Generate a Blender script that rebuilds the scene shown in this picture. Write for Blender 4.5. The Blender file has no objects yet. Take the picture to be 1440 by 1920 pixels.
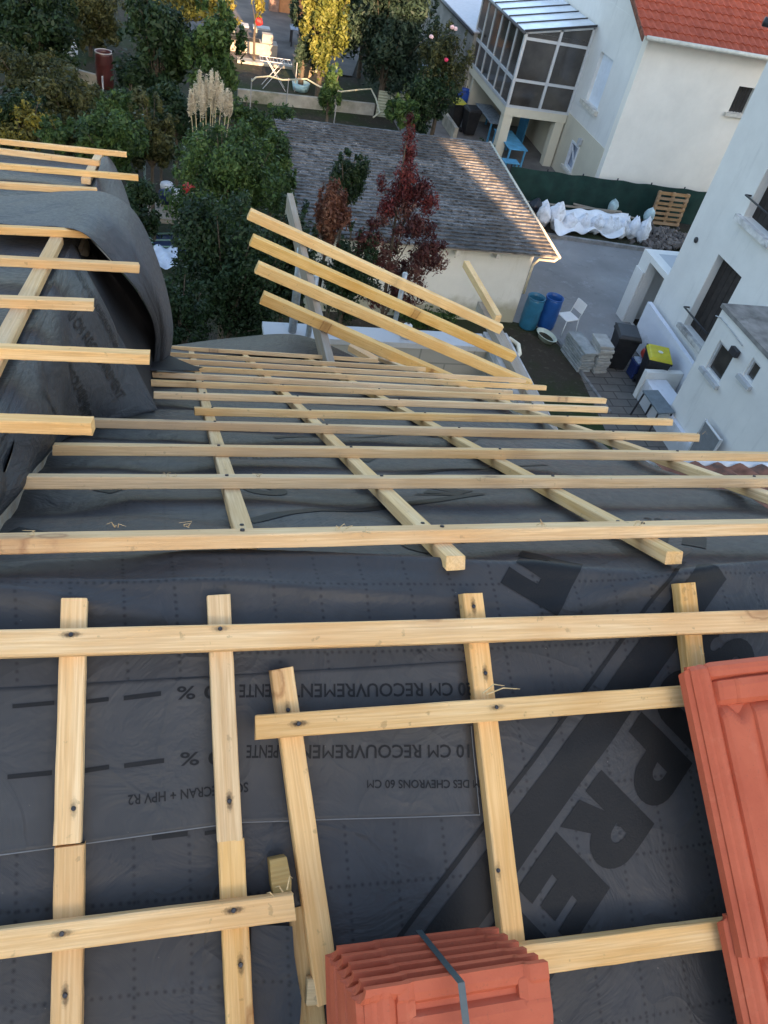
import bpy, bmesh, math, random
import numpy as np
from mathutils import Vector, Matrix
random.seed(7); RNG = np.random.default_rng(7)
S = bpy.context.scene; COL = S.collection
# ------------------------------------------------------------------ camera
MM = np.array([[0.96634507, -0.18639812, 0.1772934], [-0.00567511, -0.70446813, -0.70971294], [0.25718671, 0.68482144, -0.68181713]])
FPX = 1481.0; HC = 10.2; CAM = np.array([0, 0, HC])
cam = bpy.data.cameras.new('camera'); camo = bpy.data.objects.new('camera', cam); COL.objects.link(camo)
cam.sensor_fit = 'VERTICAL'; cam.sensor_height = 24; cam.lens = 24 * FPX / 1920; cam.clip_start = .05; cam.clip_end = 1500
camo.matrix_world = Matrix(((MM[0][0], -MM[1][0], -MM[2][0], 0), (MM[0][1], -MM[1][1], -MM[2][1], 0), (MM[0][2], -MM[1][2], -MM[2][2], HC), (0, 0, 0, 1)))
S.camera = camo
# ------------------------------------------------------------------ sky, sun, exposure
SUN_EL = math.radians(15.6); SUN_AZ = math.radians(172.5)     # compass angle, clockwise from +Y, of where the sun stands
w = bpy.data.worlds.new('World'); S.world = w; w.use_nodes = True
nt = w.node_tree; bg = nt.nodes['Background']; sk = nt.nodes.new('ShaderNodeTexSky')
sk.sky_type = 'NISHITA'; sk.sun_disc = False; sk.sun_elevation = SUN_EL; sk.sun_rotation = SUN_AZ; sk.air_density = 1.0; sk.dust_density = 2.0; sk.ozone_density = 1.0
nt.links.new(sk.outputs[0], bg.inputs[0]); bg.inputs[1].default_value = .15
sl = bpy.data.lights.new('sun', 'SUN'); sl.energy = 5.0; sl.angle = math.radians(.35); sl.color = (1, .66, .40)
so = bpy.data.objects.new('sun', sl); COL.objects.link(so)
sd = Vector((math.sin(SUN_AZ) * math.cos(SUN_EL), math.cos(SUN_AZ) * math.cos(SUN_EL), math.sin(SUN_EL)))
so.rotation_euler = sd.to_track_quat('Z', 'Y').to_euler()
S.view_settings.view_transform = 'Standard'; S.view_settings.look = 'None'; S.view_settings.gamma = 1; S.view_settings.exposure = 1.92
# ------------------------------------------------------------------ pixel helpers: a pixel of the photo to a point of a known plane
BR = math.radians(29.3); sb, cb = math.sin(BR), math.cos(BR); H1 = 1.22
def ray(x, y): return MM.T @ np.array([(x - 720) / FPX, (y - 960) / FPX, 1.])
def hit(x, y, n, d): r = ray(x, y); n = np.array(n, float); return CAM + r * ((d - n @ CAM) / (n @ r))
N1 = np.array([0, -sb, cb]); N2 = np.array([0, sb, cb]); D1 = N1 @ CAM - H1
RP = hit(720, 1075, N1, D1); D2 = N2 @ RP; YR, ZR = RP[1], RP[2]
def near(x, y, h=0):
    p = hit(x, y, N1, D1 + h); return p[0], ((YR - p[1]) + 0) / cb - h * sb / cb if False else -((p - RP - N1 * h) @ np.array([0, cb, sb]))
def far(x, y, h=0):
    p = hit(x, y, N2, D2 + h); return p[0], (p - RP - N2 * h) @ np.array([0, cb, -sb])
def G(x, y, z=0): return Vector(hit(x, y, (0, 0, 1), z))
def PX(x, y, X): return Vector(hit(x, y, (1, 0, 0), X))
def PY(x, y, Y): return Vector(hit(x, y, (0, 1, 0), Y))
def SP(x, t, h=0):      # point of the roof: t>0 far slope, t<0 near slope, rounded over the ridge
    e = .035; q = math.sqrt(t * t + e * e); dz = -sb * t / q; L = math.hypot(cb, dz)
    return Vector((x, YR + t * cb - h * dz / L, ZR - sb * (q - e * .3) + h * cb / L))
def NP(x, v, h=0): return Vector((x, YR - v * cb - h * sb, ZR - v * sb + h * cb))
def FP(x, v, h=0): return Vector((x, YR + v * cb + h * sb, ZR - v * sb + h * cb))
# ------------------------------------------------------------------ objects
def tag(o, label=None, cat=None, group=None, kind=None):
    if label: o['label'] = label
    if cat: o['category'] = cat
    if group: o['group'] = group
    if kind: o['kind'] = kind
    return o
def link(o, parent=None):
    COL.objects.link(o)
    if parent is not None: o.parent = parent
    return o
def empty(name, loc, label, cat, group=None, rz=0):
    o = bpy.data.objects.new(name, None); o.location = loc; o.rotation_euler = (0, 0, rz); o.empty_display_size = .2
    link(o); return tag(o, label, cat, group)
def mesh(name, vs, fs, mat, parent=None, smooth=False, M=None, uv=None):
    me = bpy.data.meshes.new(name); me.from_pydata([tuple(v) for v in vs], [], fs)
    if mat: me.materials.append(mat)
    if smooth:
        for p in me.polygons: p.use_smooth = True
    if uv is not None:
        l = me.uv_layers.new(name='UVMap')
        for i, lp in enumerate(me.loops): l.data[i].uv = uv[lp.vertex_index]
    me.update(); o = bpy.data.objects.new(name, me); link(o, parent)
    if M is not None: o.matrix_basis = M
    return o
class MB:
    def __init__(s): s.v = []; s.f = []; s.sm = False
    def add(s, vs, fs):
        n = len(s.v); s.v += [Vector(v) for v in vs]; s.f += [tuple(i + n for i in f) for f in fs]; return s
    def box(s, a, b, M=None, ch=0):
        x0, y0, z0 = a; x1, y1, z1 = b
        vs = [Vector(p) for p in ((x0, y0, z0), (x1, y0, z0), (x1, y1, z0), (x0, y1, z0), (x0, y0, z1), (x1, y0, z1), (x1, y1, z1), (x0, y1, z1))]
        fs = [(0, 3, 2, 1), (4, 5, 6, 7), (0, 1, 5, 4), (1, 2, 6, 5), (2, 3, 7, 6), (3, 0, 4, 7)]
        if M: vs = [M @ v for v in vs]
        return s.add(vs, fs)
    def prism(s, pts, d):        # polygon (3-D points) pushed by vector d
        n = len(pts); pts = [Vector(p) for p in pts]; d = Vector(d)
        return s.add(pts + [p + d for p in pts], [tuple(range(n))[::-1], tuple(range(n, 2 * n))] + [(i, (i + 1) % n, n + (i + 1) % n, n + i) for i in range(n)])
    def tube(s, pts, r, n=8, caps=True):
        pts = [Vector(p) for p in pts]; rs = r if isinstance(r, (list, tuple)) else [r] * len(pts); k = len(s.v); up = None
        for i, p in enumerate(pts):
            d = (pts[min(i + 1, len(pts) - 1)] - pts[max(i - 1, 0)]).normalized()
            if up is None: up = d.orthogonal().normalized()
            a = (up - d * up.dot(d)).normalized(); up = a; b = d.cross(a)
            for j in range(n):
                t = 2 * math.pi * j / n; s.v.append(p + (a * math.cos(t) + b * math.sin(t)) * rs[i])
        for i in range(len(pts) - 1):
            for j in range(n): s.f.append((k + i * n + j, k + i * n + (j + 1) % n, k + (i + 1) * n + (j + 1) % n, k + (i + 1) * n + j))
        if caps: s.f.append(tuple(k + j for j in range(n))[::-1]); s.f.append(tuple(k + (len(pts) - 1) * n + j for j in range(n)))
        return s
    def lathe(s, prof, c=(0, 0, 0), n=24):
        k = len(s.v); c = Vector(c)
        for r, z in prof:
            for j in range(n): t = 2 * math.pi * j / n; s.v.append(c + Vector((r * math.cos(t), r * math.sin(t), z)))
        for i in range(len(prof) - 1):
            for j in range(n): s.f.append((k + i * n + j, k + i * n + (j + 1) % n, k + (i + 1) * n + (j + 1) % n, k + (i + 1) * n + j))
        return s
    def build(s, name, mat, parent=None, smooth=False, M=None): return mesh(name, s.v, s.f, mat, parent, smooth, M)
def bevel(o, w=.004, seg=2):
    m = o.modifiers.new('bevel', 'BEVEL'); m.width = w; m.segments = seg; m.limit_method = 'ANGLE'; return o
def frame(o, x, z):      # matrix with local x along x and local z near z
    x = Vector(x).normalized(); z = Vector(z); y = z.cross(x).normalized(); z = x.cross(y)
    return Matrix(((x.x, y.x, z.x, o[0]), (x.y, y.y, z.y, o[1]), (x.z, y.z, z.z, o[2]), (0, 0, 0, 1)))
# ------------------------------------------------------------------ materials
class NT:
    def __init__(s, name):
        s.m = bpy.data.materials.new(name); s.m.use_nodes = True; s.t = s.m.node_tree; s.b = s.t.nodes['Principled BSDF']; s.out = s.t.nodes['Material Output']
    def n(s, ty, **k):
        d = s.t.nodes.new('ShaderNode' + ty)
        for a, v in k.items():
            if a in d.bl_rna.properties.keys() and a not in ('inputs',): setattr(d, a, v)
        return d
    def l(s, a, b): s.t.links.new(a, b)
    def coord(s, kind='Object', scale=(1, 1, 1), rnd=False):
        tc = s.n('TexCoord'); mp = s.n('Mapping'); mp.inputs['Scale'].default_value = scale; s.l(tc.outputs[kind], mp.inputs[0])
        if rnd:
            oi = s.n('ObjectInfo'); mu = s.n('Math', operation='MULTIPLY'); mu.inputs[1].default_value = 37; s.l(oi.outputs['Random'], mu.inputs[0]); s.l(mu.outputs[0], mp.inputs['Location'])
        return mp.outputs[0]
    def noise(s, co, sc, det=4, rough=.55, dist=0):
        d = s.n('TexNoise'); d.inputs['Scale'].default_value = sc; d.inputs['Detail'].default_value = det; d.inputs['Roughness'].default_value = rough; d.inputs['Distortion'].default_value = dist; s.l(co, d.inputs['Vector']); return d.outputs[0]
    def ramp(s, f, stops, interp='LINEAR'):
        r = s.n('ValToRGB'); r.color_ramp.interpolation = interp; e = r.color_ramp.elements
        while len(e) < len(stops): e.new(.5)
        for i, (p, c) in enumerate(stops): e[i].position = p; e[i].color = (*c, 1) if len(c) == 3 else c
        s.l(f, r.inputs[0]); return r.outputs[0]
    def mix(s, f, a, b, bt='MIX'):
        d = s.n('Mix', data_type='RGBA', blend_type=bt)
        for sock, v in ((d.inputs[0], f), (d.inputs[6], a), (d.inputs[7], b)):
            if isinstance(v, bpy.types.NodeSocket): s.l(v, sock)
            else: sock.default_value = (*v, 1) if isinstance(v, tuple) and len(v) == 3 else v
        return d.outputs[2]
    def math(s, op, a, b=0.):
        d = s.n('Math', operation=op)
        for i, v in enumerate((a, b)):
            if isinstance(v, bpy.types.NodeSocket): s.l(v, d.inputs[i])
            else: d.inputs[i].default_value = v
        return d.outputs[0]
    def bump(s, h, st=.3, dist=.01, prev=None):
        d = s.n('Bump'); d.inputs['Strength'].default_value = st; d.inputs['Distance'].default_value = dist; s.l(h, d.inputs['Height'])
        if prev is not None: s.l(prev, d.inputs['Normal'])
        return d.outputs[0]
    def done(s, col, rough=.7, bump=None, spec=.3):
        if isinstance(col, bpy.types.NodeSocket): s.l(col, s.b.inputs['Base Color'])
        else: s.b.inputs['Base Color'].default_value = (*col, 1)
        if isinstance(rough, bpy.types.NodeSocket): s.l(rough, s.b.inputs['Roughness'])
        else: s.b.inputs['Roughness'].default_value = rough
        s.b.inputs['Specular IOR Level'].default_value = spec
        if bump is not None: s.l(bump, s.b.inputs['Normal'])
        return s.m
def plain(name, c, rough=.6, spec=.4, var=.15, sc=6, metal=0, dirt=None):
    t = NT(name); co = t.coord(rnd=True); n = t.noise(co, sc, 5)
    col = t.mix(t.ramp(n, [(.3, (0, 0, 0)), (.7, (1, 1, 1))]), tuple(x * (1 - var) for x in c), tuple(min(1, x * (1 + var)) for x in c))
    if dirt: col = t.mix(t.ramp(t.noise(co, sc * .35, 6, .7), [(.52, (0, 0, 0)), (.7, (1, 1, 1))]), col, dirt)
    t.b.inputs['Metallic'].default_value = metal
    return t.done(col, rough, t.bump(t.noise(co, sc * 8, 3), .1, .01), spec)
def wood(name, a, b, knot=(.25, .11, .045), grey=None, gf=.5):
    t = NT(name); co = t.coord(scale=(1, 1, 1), rnd=True)
    st = t.n('Mapping'); st.inputs['Scale'].default_value = (1.3, 26, 26); t.l(co, st.inputs[0])
    g1 = t.noise(st.outputs[0], 2.2, 5, .6, .8); st2 = t.n('Mapping'); st2.inputs['Scale'].default_value = (4, 160, 160); t.l(co, st2.inputs[0]); g2 = t.noise(st2.outputs[0], 2, 2)
    col = t.mix(t.ramp(g1, [(.3, (0, 0, 0)), (.68, (1, 1, 1))]), a, b)
    col = t.mix(t.math('MULTIPLY', t.ramp(g2, [(.4, (1, 1, 1)), (.62, (0, 0, 0))]), .45), col, (b[0] * .72, b[1] * .62, b[2] * .5))
    big = t.noise(co, 2.3, 3); col = t.mix(t.math('MULTIPLY', t.ramp(big, [(.42, (0, 0, 0)), (.68, (1, 1, 1))]), .6), col, (b[0] * .80, b[1] * .66, b[2] * .5))
    kc = t.n('Mapping'); kc.inputs['Scale'].default_value = (5.2, 11, .01); t.l(co, kc.inputs[0]); 
    v = t.n('TexVoronoi'); v.inputs['Scale'].default_value = 1; t.l(kc.outputs[0], v.inputs['Vector'])
    vd = t.math('ADD', v.outputs['Distance'], t.math('MULTIPLY', t.math('SUBTRACT', t.noise(co, 90, 2), .5), .05))
    kd = t.ramp(vd, [(.05, (.75, .75, .75)), (.13, (.5, .5, .5)), (.155, (.95, .95, .95)), (.19, (.28, .28, .28)), (.38, (0, 0, 0))])
    gate = t.n('TexWhiteNoise'); t.l(v.outputs['Color'], gate.inputs['Vector'])
    gt = t.math('GREATER_THAN', gate.outputs['Value'], .45); col = t.mix(t.math('MULTIPLY', t.math('MULTIPLY', kd, gt), .8), col, knot)
    dk = t.ramp(t.noise(st.outputs[0], .7, 6, .75), [(.60, (0, 0, 0)), (.70, (1, 1, 1))]); col = t.mix(t.math('MULTIPLY', dk, .4), col, (b[0] * .45, b[1] * .42, b[2] * .42)); fl = t.ramp(t.noise(co, 60, 3), [(.66, (0, 0, 0)), (.72, (1, 1, 1))]); col = t.mix(t.math('MULTIPLY', fl, .45), col, tuple(x * .4 for x in b))
    if grey: col = t.mix(t.math('MULTIPLY', t.ramp(t.noise(st.outputs[0], .9, 4), [(.35, (0, 0, 0)), (.65, (1, 1, 1))]), gf), col, grey)
    hs = t.n('HueSaturation'); oi = t.n('ObjectInfo'); t.l(col, hs.inputs['Color']); t.l(t.math('ADD', t.math('MULTIPLY', oi.outputs['Random'], .24), .87), hs.inputs['Value']); t.l(t.math('ADD', t.math('MULTIPLY', t.math('FRACT', t.math('MULTIPLY', oi.outputs['Random'], 7.3)), .16), .90), hs.inputs['Saturation'])
    return t.done(hs.outputs[0], .78, t.bump(g2, .5, .002, t.bump(g1, .4, .004, t.bump(t.noise(co, 130, 3), .25, .001))), .2)
def membrane(name, base, rough=.5, dots=True, inv=False):
    t = NT(name); tc = t.n('TexCoord'); uv = tc.outputs['UV']; sep = t.n('SeparateXYZ'); t.l(uv, sep.inputs[0]); u, v = sep.outputs[0], sep.outputs[1]
    big = t.noise(uv, 3, 5, .6); fine = t.noise(uv, 45, 4)
    col = t.mix(t.ramp(big, [(.3, (0, 0, 0)), (.7, (1, 1, 1))]), tuple(x * .8 for x in base), tuple(x * 1.25 for x in base))
    dust = t.ramp(t.noise(uv, 6, 6, .75), [(.55, (0, 0, 0)), (.8, (1, 1, 1))]); col = t.mix(t.math('MULTIPLY', dust, .2), col, tuple(x * 2.6 for x in base))
    def cell(c, s): return t.math('SUBTRACT', c, t.math('MULTIPLY', t.math('ROUND', t.math('DIVIDE', c, s)), s))
    wv = t.math('SINE', t.math('MULTIPLY', u, 2600)); wv2 = t.math('SINE', t.math('MULTIPLY', v, 2600)); weave = t.math('MULTIPLY', wv, wv2)
    if dots:
        def dist(a, b): return t.math('SQRT', t.math('ADD', t.math('MULTIPLY', a, a), t.math('MULTIPLY', b, b)))
        j = t.math('MULTIPLY', t.math('SUBTRACT', t.noise(uv, 130, 1), .5), .0022)
        d1 = dist(cell(u, .074), cell(v, .0115)); d2 = dist(cell(v, .112), cell(u, .0115))
        d = t.math('ADD', t.math('MINIMUM', d1, d2), j)
        dm = t.ramp(d, [(.0019, (1, 1, 1)), (.0030, (0, 0, 0))]); col = t.mix(t.math('MULTIPLY', dm, .95), col, tuple(x * .15 for x in base))
    col = t.mix(t.math('MULTIPLY', t.math('ADD', weave, 1), .09), col, tuple(x * 2.2 for x in base))
    vo = t.n('TexVoronoi', feature='DISTANCE_TO_EDGE'); vo.inputs['Scale'].default_value = 5.5; nn = t.n('TexNoise'); nn.inputs['Scale'].default_value = 4; t.l(uv, nn.inputs['Vector'])
    va_ = t.n('VectorMath', operation='MULTIPLY_ADD'); t.l(nn.outputs[1], va_.inputs[0]); va_.inputs[1].default_value = (.35, .35, .35); t.l(uv, va_.inputs[2]); t.l(va_.outputs[0], vo.inputs['Vector'])
    crease = t.ramp(vo.outputs['Distance'], [(0, (1, 1, 1)), (.035, (.35, .35, .35)), (.12, (0, 0, 0))]); cg = t.ramp(t.noise(uv, 1.7, 3), [(.45, (0, 0, 0)), (.6, (1, 1, 1))]); crease = t.math('MULTIPLY', crease, cg)
    sw = t.noise(uv, 7, 4, .6, 1.2); spk = t.ramp(t.noise(uv, 150, 2, .6), [(.74, (0, 0, 0)), (.78, (1, 1, 1))]); col = t.mix(t.math('MULTIPLY', spk, .5), col, (.32, .28, .22))
    return t.done(col, t.math('ADD', t.math('MULTIPLY', fine, .3), rough - .12), t.bump(weave, .16, .0005, t.bump(fine, .14, .002, t.bump(crease, .35, .004, t.bump(sw, .6, .014)))), .26)
def stucco(name, c, dirt=(.3, .28, .25), low=0.0, amt=.3):
    t = NT(name); co = t.coord('Object'); n = t.noise(co, 1.1, 6, .65); col = t.mix(t.ramp(n, [(.35, (0, 0, 0)), (.7, (1, 1, 1))]), tuple(x * .9 for x in c), c)
    st = t.n('Mapping'); st.inputs['Scale'].default_value = (2.5, 2.5, .35); t.l(co, st.inputs[0])
    col = t.mix(t.math('MULTIPLY', t.ramp(t.noise(st.outputs[0], 1.5, 6, .7), [(.56, (0, 0, 0)), (.8, (1, 1, 1))]), amt), col, dirt)
    if low:
        sep = t.n('SeparateXYZ'); t.l(co, sep.inputs[0]); hz = t.math('ADD', sep.outputs[2], t.math('MULTIPLY', t.noise(co, 3, 4), -.7))
        col = t.mix(t.math('MULTIPLY', t.ramp(hz, [(0, (1, 1, 1)), (low, (0, 0, 0))]), .7), col, dirt)
    return t.done(col, .85, t.bump(t.noise(co, 90, 3), .25, .004), .2)
W_NEAR = wood('fresh_pine', (.93, .65, .34), (.84, .51, .21), knot=(.34, .14, .05))
W_FAR = wood('pine_dull', (.90, .63, .33), (.79, .50, .21), grey=(.62, .50, .38), gf=.3)
W_GOLD = wood('pine_golden', (.90, .63, .29), (.80, .51, .19))
W_GREY = wood('weathered_timber', (.42, .36, .28), (.32, .26, .19), grey=(.36, .34, .30), gf=.7)
W_PALE = wood('pale_offcut', (.75, .56, .3), (.6, .42, .2))
M_MEM = membrane('roofing_membrane', (.043, .041, .041), .46)
M_MEM2 = membrane('roofing_membrane_slate', (.030, .031, .034), .48)
M_MEMP = membrane('membrane_plain', (.046, .048, .054), .5, dots=False)
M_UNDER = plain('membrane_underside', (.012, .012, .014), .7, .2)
M_INK = plain('membrane_print', (.0105, .010, .010), .55, .25, .1, 30)
M_NAIL = plain('nail_steel', (.05, .05, .055), .45, .5, .5, 300, .6)
def stainmat():
    t = NT('nail_stain'); tc = t.n('TexCoord'); mp = t.n('Mapping'); mp.inputs['Scale'].default_value = (.32, 1, 1); t.l(tc.outputs['Object'], mp.inputs[0]); ln = t.n('VectorMath', operation='LENGTH'); t.l(mp.outputs[0], ln.inputs[0])
    oi = t.n('ObjectInfo'); d = t.math('ADD', t.math('MULTIPLY', ln.outputs['Value'], 1 / .006), t.math('MULTIPLY', t.math('SUBTRACT', t.noise(tc.outputs['Object'], 260, 3), .5), .9)); a = t.ramp(d, [(.15, (1, 1, 1)), (.9, (0, 0, 0))])
    t.l(t.math('MULTIPLY', a, t.math('ADD', t.math('MULTIPLY', oi.outputs['Random'], .5), .3)), t.b.inputs['Alpha']); return t.done((.03, .022, .02), .8)
M_STAIN = stainmat()
def terracotta():
    t = NT('terracotta'); co = t.coord(rnd=True); n = t.noise(co, 9, 6, .6); f = t.noise(co, 220, 3)
    col = t.mix(t.ramp(n, [(.3, (0, 0, 0)), (.7, (1, 1, 1))]), (.46, .092, .042), (.57, .135, .064))
    col = t.mix(t.math('MULTIPLY', t.ramp(t.noise(co, 26, 6, .7), [(.58, (0, 0, 0)), (.75, (1, 1, 1))]), .35), col, (.64, .22, .12))
    col = t.mix(t.math('MULTIPLY', t.ramp(f, [(.62, (0, 0, 0)), (.7, (1, 1, 1))]), .3), col, (.28, .09, .05))
    return t.done(col, .62, t.bump(f, .35, .001, t.bump(n, .3, .002)), .25)
M_TILE = terracotta()
# ------------------------------------------------------------------ boards
def board(name, a, b, wd, th, up, mat, label=None, cat='batten', group=None, parent=None, wob=.0012, ch=.0018, seg=10, side=0):
    a = Vector(a); b = Vector(b); L = (b - a).length; Mx = frame(a, b - a, up)
    prof = [(-wd / 2, ch), (-wd / 2 + ch, 0), (wd / 2 - ch, 0), (wd / 2, ch), (wd / 2, th - ch), (wd / 2 - ch, th), (-wd / 2 + ch, th), (-wd / 2, th - ch)]
    vs = []; fs = []; r = random.Random(name + str(a)); ph = r.random() * 6; ph2 = r.random() * 6
    for i in range(seg + 1):
        x = L * i / seg; dy = wob * math.sin(ph + x * 2.1) * 1.6; dz = 0.0
        for (y, z) in prof: vs.append((x + (r.uniform(-.0012, .0012) if 0 < i < seg else r.uniform(-.002, .002)), y + side + dy + r.uniform(-wob, wob) * .35, z + dz + r.uniform(-wob, wob) * .3))
    n = 8
    for i in range(seg):
        for j in range(n): fs.append((i * n + j, i * n + (j + 1) % n, (i + 1) * n + (j + 1) % n, (i + 1) * n + j))
    fs.append(tuple(range(n))); fs.append(tuple(seg * n + j for j in range(n))[::-1])
    fs = [f[::-1] for f in fs]
    o = mesh(name, vs, fs, mat, parent, M=Mx)
    if label: tag(o, label, cat, group)
    return o
def nail(par, p, nrm, r=.0042, stain=False):     # world point on a board's face
    m = MB(); m.lathe([(0, .0022), (r * .8, .0022), (r, .0012), (r, -.002)], n=10)
    z = Vector(nrm).normalized(); M = par.matrix_basis.inverted() @ frame(p, z.orthogonal(), z)
    if stain:
        q = par.matrix_basis.inverted() @ Vector(p); k = .018; s_ = mesh('nail_stain', [(-k, -.0075, .0004), (k, -.0075, .0004), (k, .0075, .0004), (-k, .0075, .0004)], [(0, 1, 2, 3)], M_STAIN, par, M=Matrix.Translation(q))
    return m.build('nail', M_NAIL, par, M=M)
def sway(o, amt=.006): pass
# ------------------------------------------------------------------ the roof membrane
def fold(x, c, wdt): return math.exp(-((x - c) / wdt) ** 2)
def wr(x, t):        # wrinkle height of the sheet
    h = .0024 * math.sin(9 * x + 2.2 * math.sin(5 * t)) + .0016 * math.sin(14 * x - 9 * t + 1.5 * math.sin(7 * x)) + .0012 * math.sin(23 * x + 14 * t) * math.sin(7 * t + 2)
    if t > -.13:
        k = min(1, (t + .13) / .12)
        h += k * (.008 * math.sin(3.1 * x + 1) + .013 * fold(t + .07 * math.sin(3.4 * x + .4), -.035, .018) + .008 * fold(t + .10 * x - .02, -.02, .010) * fold(x, .1, .4) + .011 * fold(t - .05 * math.sin(2.6 * x + 2), .035, .02) * (1 + .6 * math.sin(5 * x)))
    if t > .1:
        k = min(1, (t - .1) / .2)
        ph = t * 17 + 1.6 * math.sin(2.1 * x + t) + .7 * math.sin(5.3 * x - 1.7 * t)
        h += k * (.010 * (abs(math.sin(ph * .5)) ** 2 - .9) + .005 * math.sin(ph * 1.7 + x * 3) + .006 * math.sin(6.1 * x + 3 * math.sin(1.3 * t)) - .006)
        h = min(h, .003)
    else:
        # soft creases of the near side
        u = x * .8 + t * .6; h += .0022 * math.sin(31 * u) * fold(x, .33, .25) * fold(t, -.45, .3)
        h += .004 * fold(x + .25 * t, .62, .05) - .003 * fold(x - .2 * t, .30, .06) + .003 * fold(t - .12 * x, -.38, .03) * fold(x, .7, .3) - .004 * fold(t, -.3, .05) * fold(x, .25, .2)
        h = min(h, .004 if t < -.12 else .02)
    return h - .004
def sheet(name, xs, ts, mat, h0=0, parent=None, mask=None, hf=None):
    hf = hf or wr; vs = []; uv = []; fs = []; nx = len(xs)
    for t in ts:
        for x in xs:
            vs.append(SP(x, t, hf(x, t) + h0)); uv.append((x + .02 * math.sin(t * 3), t + .02 * math.sin(x * 2.5)))
    for i in range(len(ts) - 1):
        for j in range(nx - 1):
            f = (i * nx + j, i * nx + j + 1, (i + 1) * nx + j + 1, (i + 1) * nx + j)
            if mask and not mask((xs[j] + xs[j + 1]) / 2, (ts[i] + ts[i + 1]) / 2): continue
            fs.append(f)
    return mesh(name, vs, fs, mat, parent, True, uv=uv)
XC = -.30                                                   # the dormer's cheek
xs = list(np.arange(-1.2, 1.47, .018)); ts = list(np.arange(-1.6, -.16, .02)) + list(np.arange(-.16, .3, .006)) + list(np.arange(.3, 4.45, .016))
MEM = sheet('roof_membrane', xs, ts, M_MEM, mask=lambda x, t: t < .1 or x > XC - .1)
tag(MEM, 'wrinkled dark blue-grey underlay sheet laid over the ridge and both roof slopes', 'roofing membrane')
# text and prints laid on the sheet
def text_mesh(body, size, bold=.0):
    """heavier strokes for every letter except M, whose strokes would run together"""
    out = bmesh.new()
    for off, want in ((.014, 0), (0, 1)):
        cu = bpy.data.curves.new('t', 'FONT'); cu.body = body; cu.size = size; cu.offset = off; cu.resolution_u = 3
        for m_ in (M_INK, M_NAIL): cu.materials.append(m_)
        for i_, ch_ in enumerate(body): cu.body_format[i_].material_index = 1 if ch_ == 'M' else 0
        o = bpy.data.objects.new('t', cu); COL.objects.link(o); bpy.context.view_layer.update()
        me = bpy.data.meshes.new_from_object(o.evaluated_get(bpy.context.evaluated_depsgraph_get())); bpy.data.objects.remove(o)
        b_ = bmesh.new(); b_.from_mesh(me); bmesh.ops.delete(b_, geom=[f for f in b_.faces if f.material_index != want], context='FACES'); tmp = bpy.data.meshes.new('tmp'); b_.to_mesh(tmp); b_.free(); out.from_mesh(tmp)
    me = bpy.data.meshes.new('t'); out.to_mesh(me); out.free(); return me
def refine(bm, mx):
    for _ in range(6):
        e = [x for x in bm.edges if x.calc_length() > mx]
        if not e: break
        bmesh.ops.subdivide_edges(bm, edges=e, cuts=1); bmesh.ops.triangulate(bm, faces=[f for f in bm.faces if len(f.verts) > 3])
def put(me_or_polys, fn, name, parent, mat=None, mx=.012):
    bm = bmesh.new()
    if isinstance(me_or_polys, list):
        for poly in me_or_polys:
            vv = [bm.verts.new((p[0], p[1], 0)) for p in poly]; bm.faces.new(vv)
    else: bm.from_mesh(me_or_polys); bmesh.ops.remove_doubles(bm, verts=bm.verts[:], dist=1e-5); bmesh.ops.dissolve_degenerate(bm, edges=bm.edges[:], dist=1e-6)
    bmesh.ops.triangulate(bm, faces=bm.faces[:]); refine(bm, mx)
    bm.verts.index_update(); vs = [fn(v.co.x, v.co.y) for v in bm.verts]; fs = [tuple(v.index for v in f.verts) for f in bm.faces]; bm.free()
    return mesh(name, vs, fs, mat or M_INK, parent, True)
def on_sheet(x0, t0, rx, rt, ux, ut, h=.0012):   # local (a,b) -> roof point; r = reading direction, u = letter-up direction
    return lambda a, b: SP(x0 + a * rx + b * ux, t0 + a * rt + b * ut, wr(x0 + a * rx + b * ux, t0 + a * rt + b * ut) + h)
def nx(px, py): x, v = near(px, py); return x, -v
def print_near(body, p_start, p_end, hpx, name='printed_text', bold=.004, h=.0012, par=None):
    """text upside down: starts at pixel p_start (right) and runs to p_end (left)"""
    x0, t0 = nx(*p_start); x1, t1 = nx(*p_end); L = math.hypot(x1 - x0, t1 - t0); rx, rt = (x1 - x0) / L, (t1 - t0) / L
    me = text_mesh(body, 1.0, 0); w_ = max(v.co.x for v in me.vertices); sc = L / w_
    hx, ht = nx(p_start[0], p_start[1] + hpx); hh = math.hypot(hx - x0, ht - t0); ux, ut = -rt, rx       # rotate reading dir by +90 deg in (x,t)
    sy = hh / .70
    for v in me.vertices: v.co.x *= sc; v.co.y *= sy
    return put(me, on_sheet(x0, t0, rx, rt, ux, ut, h), name, par or MEM)
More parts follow.
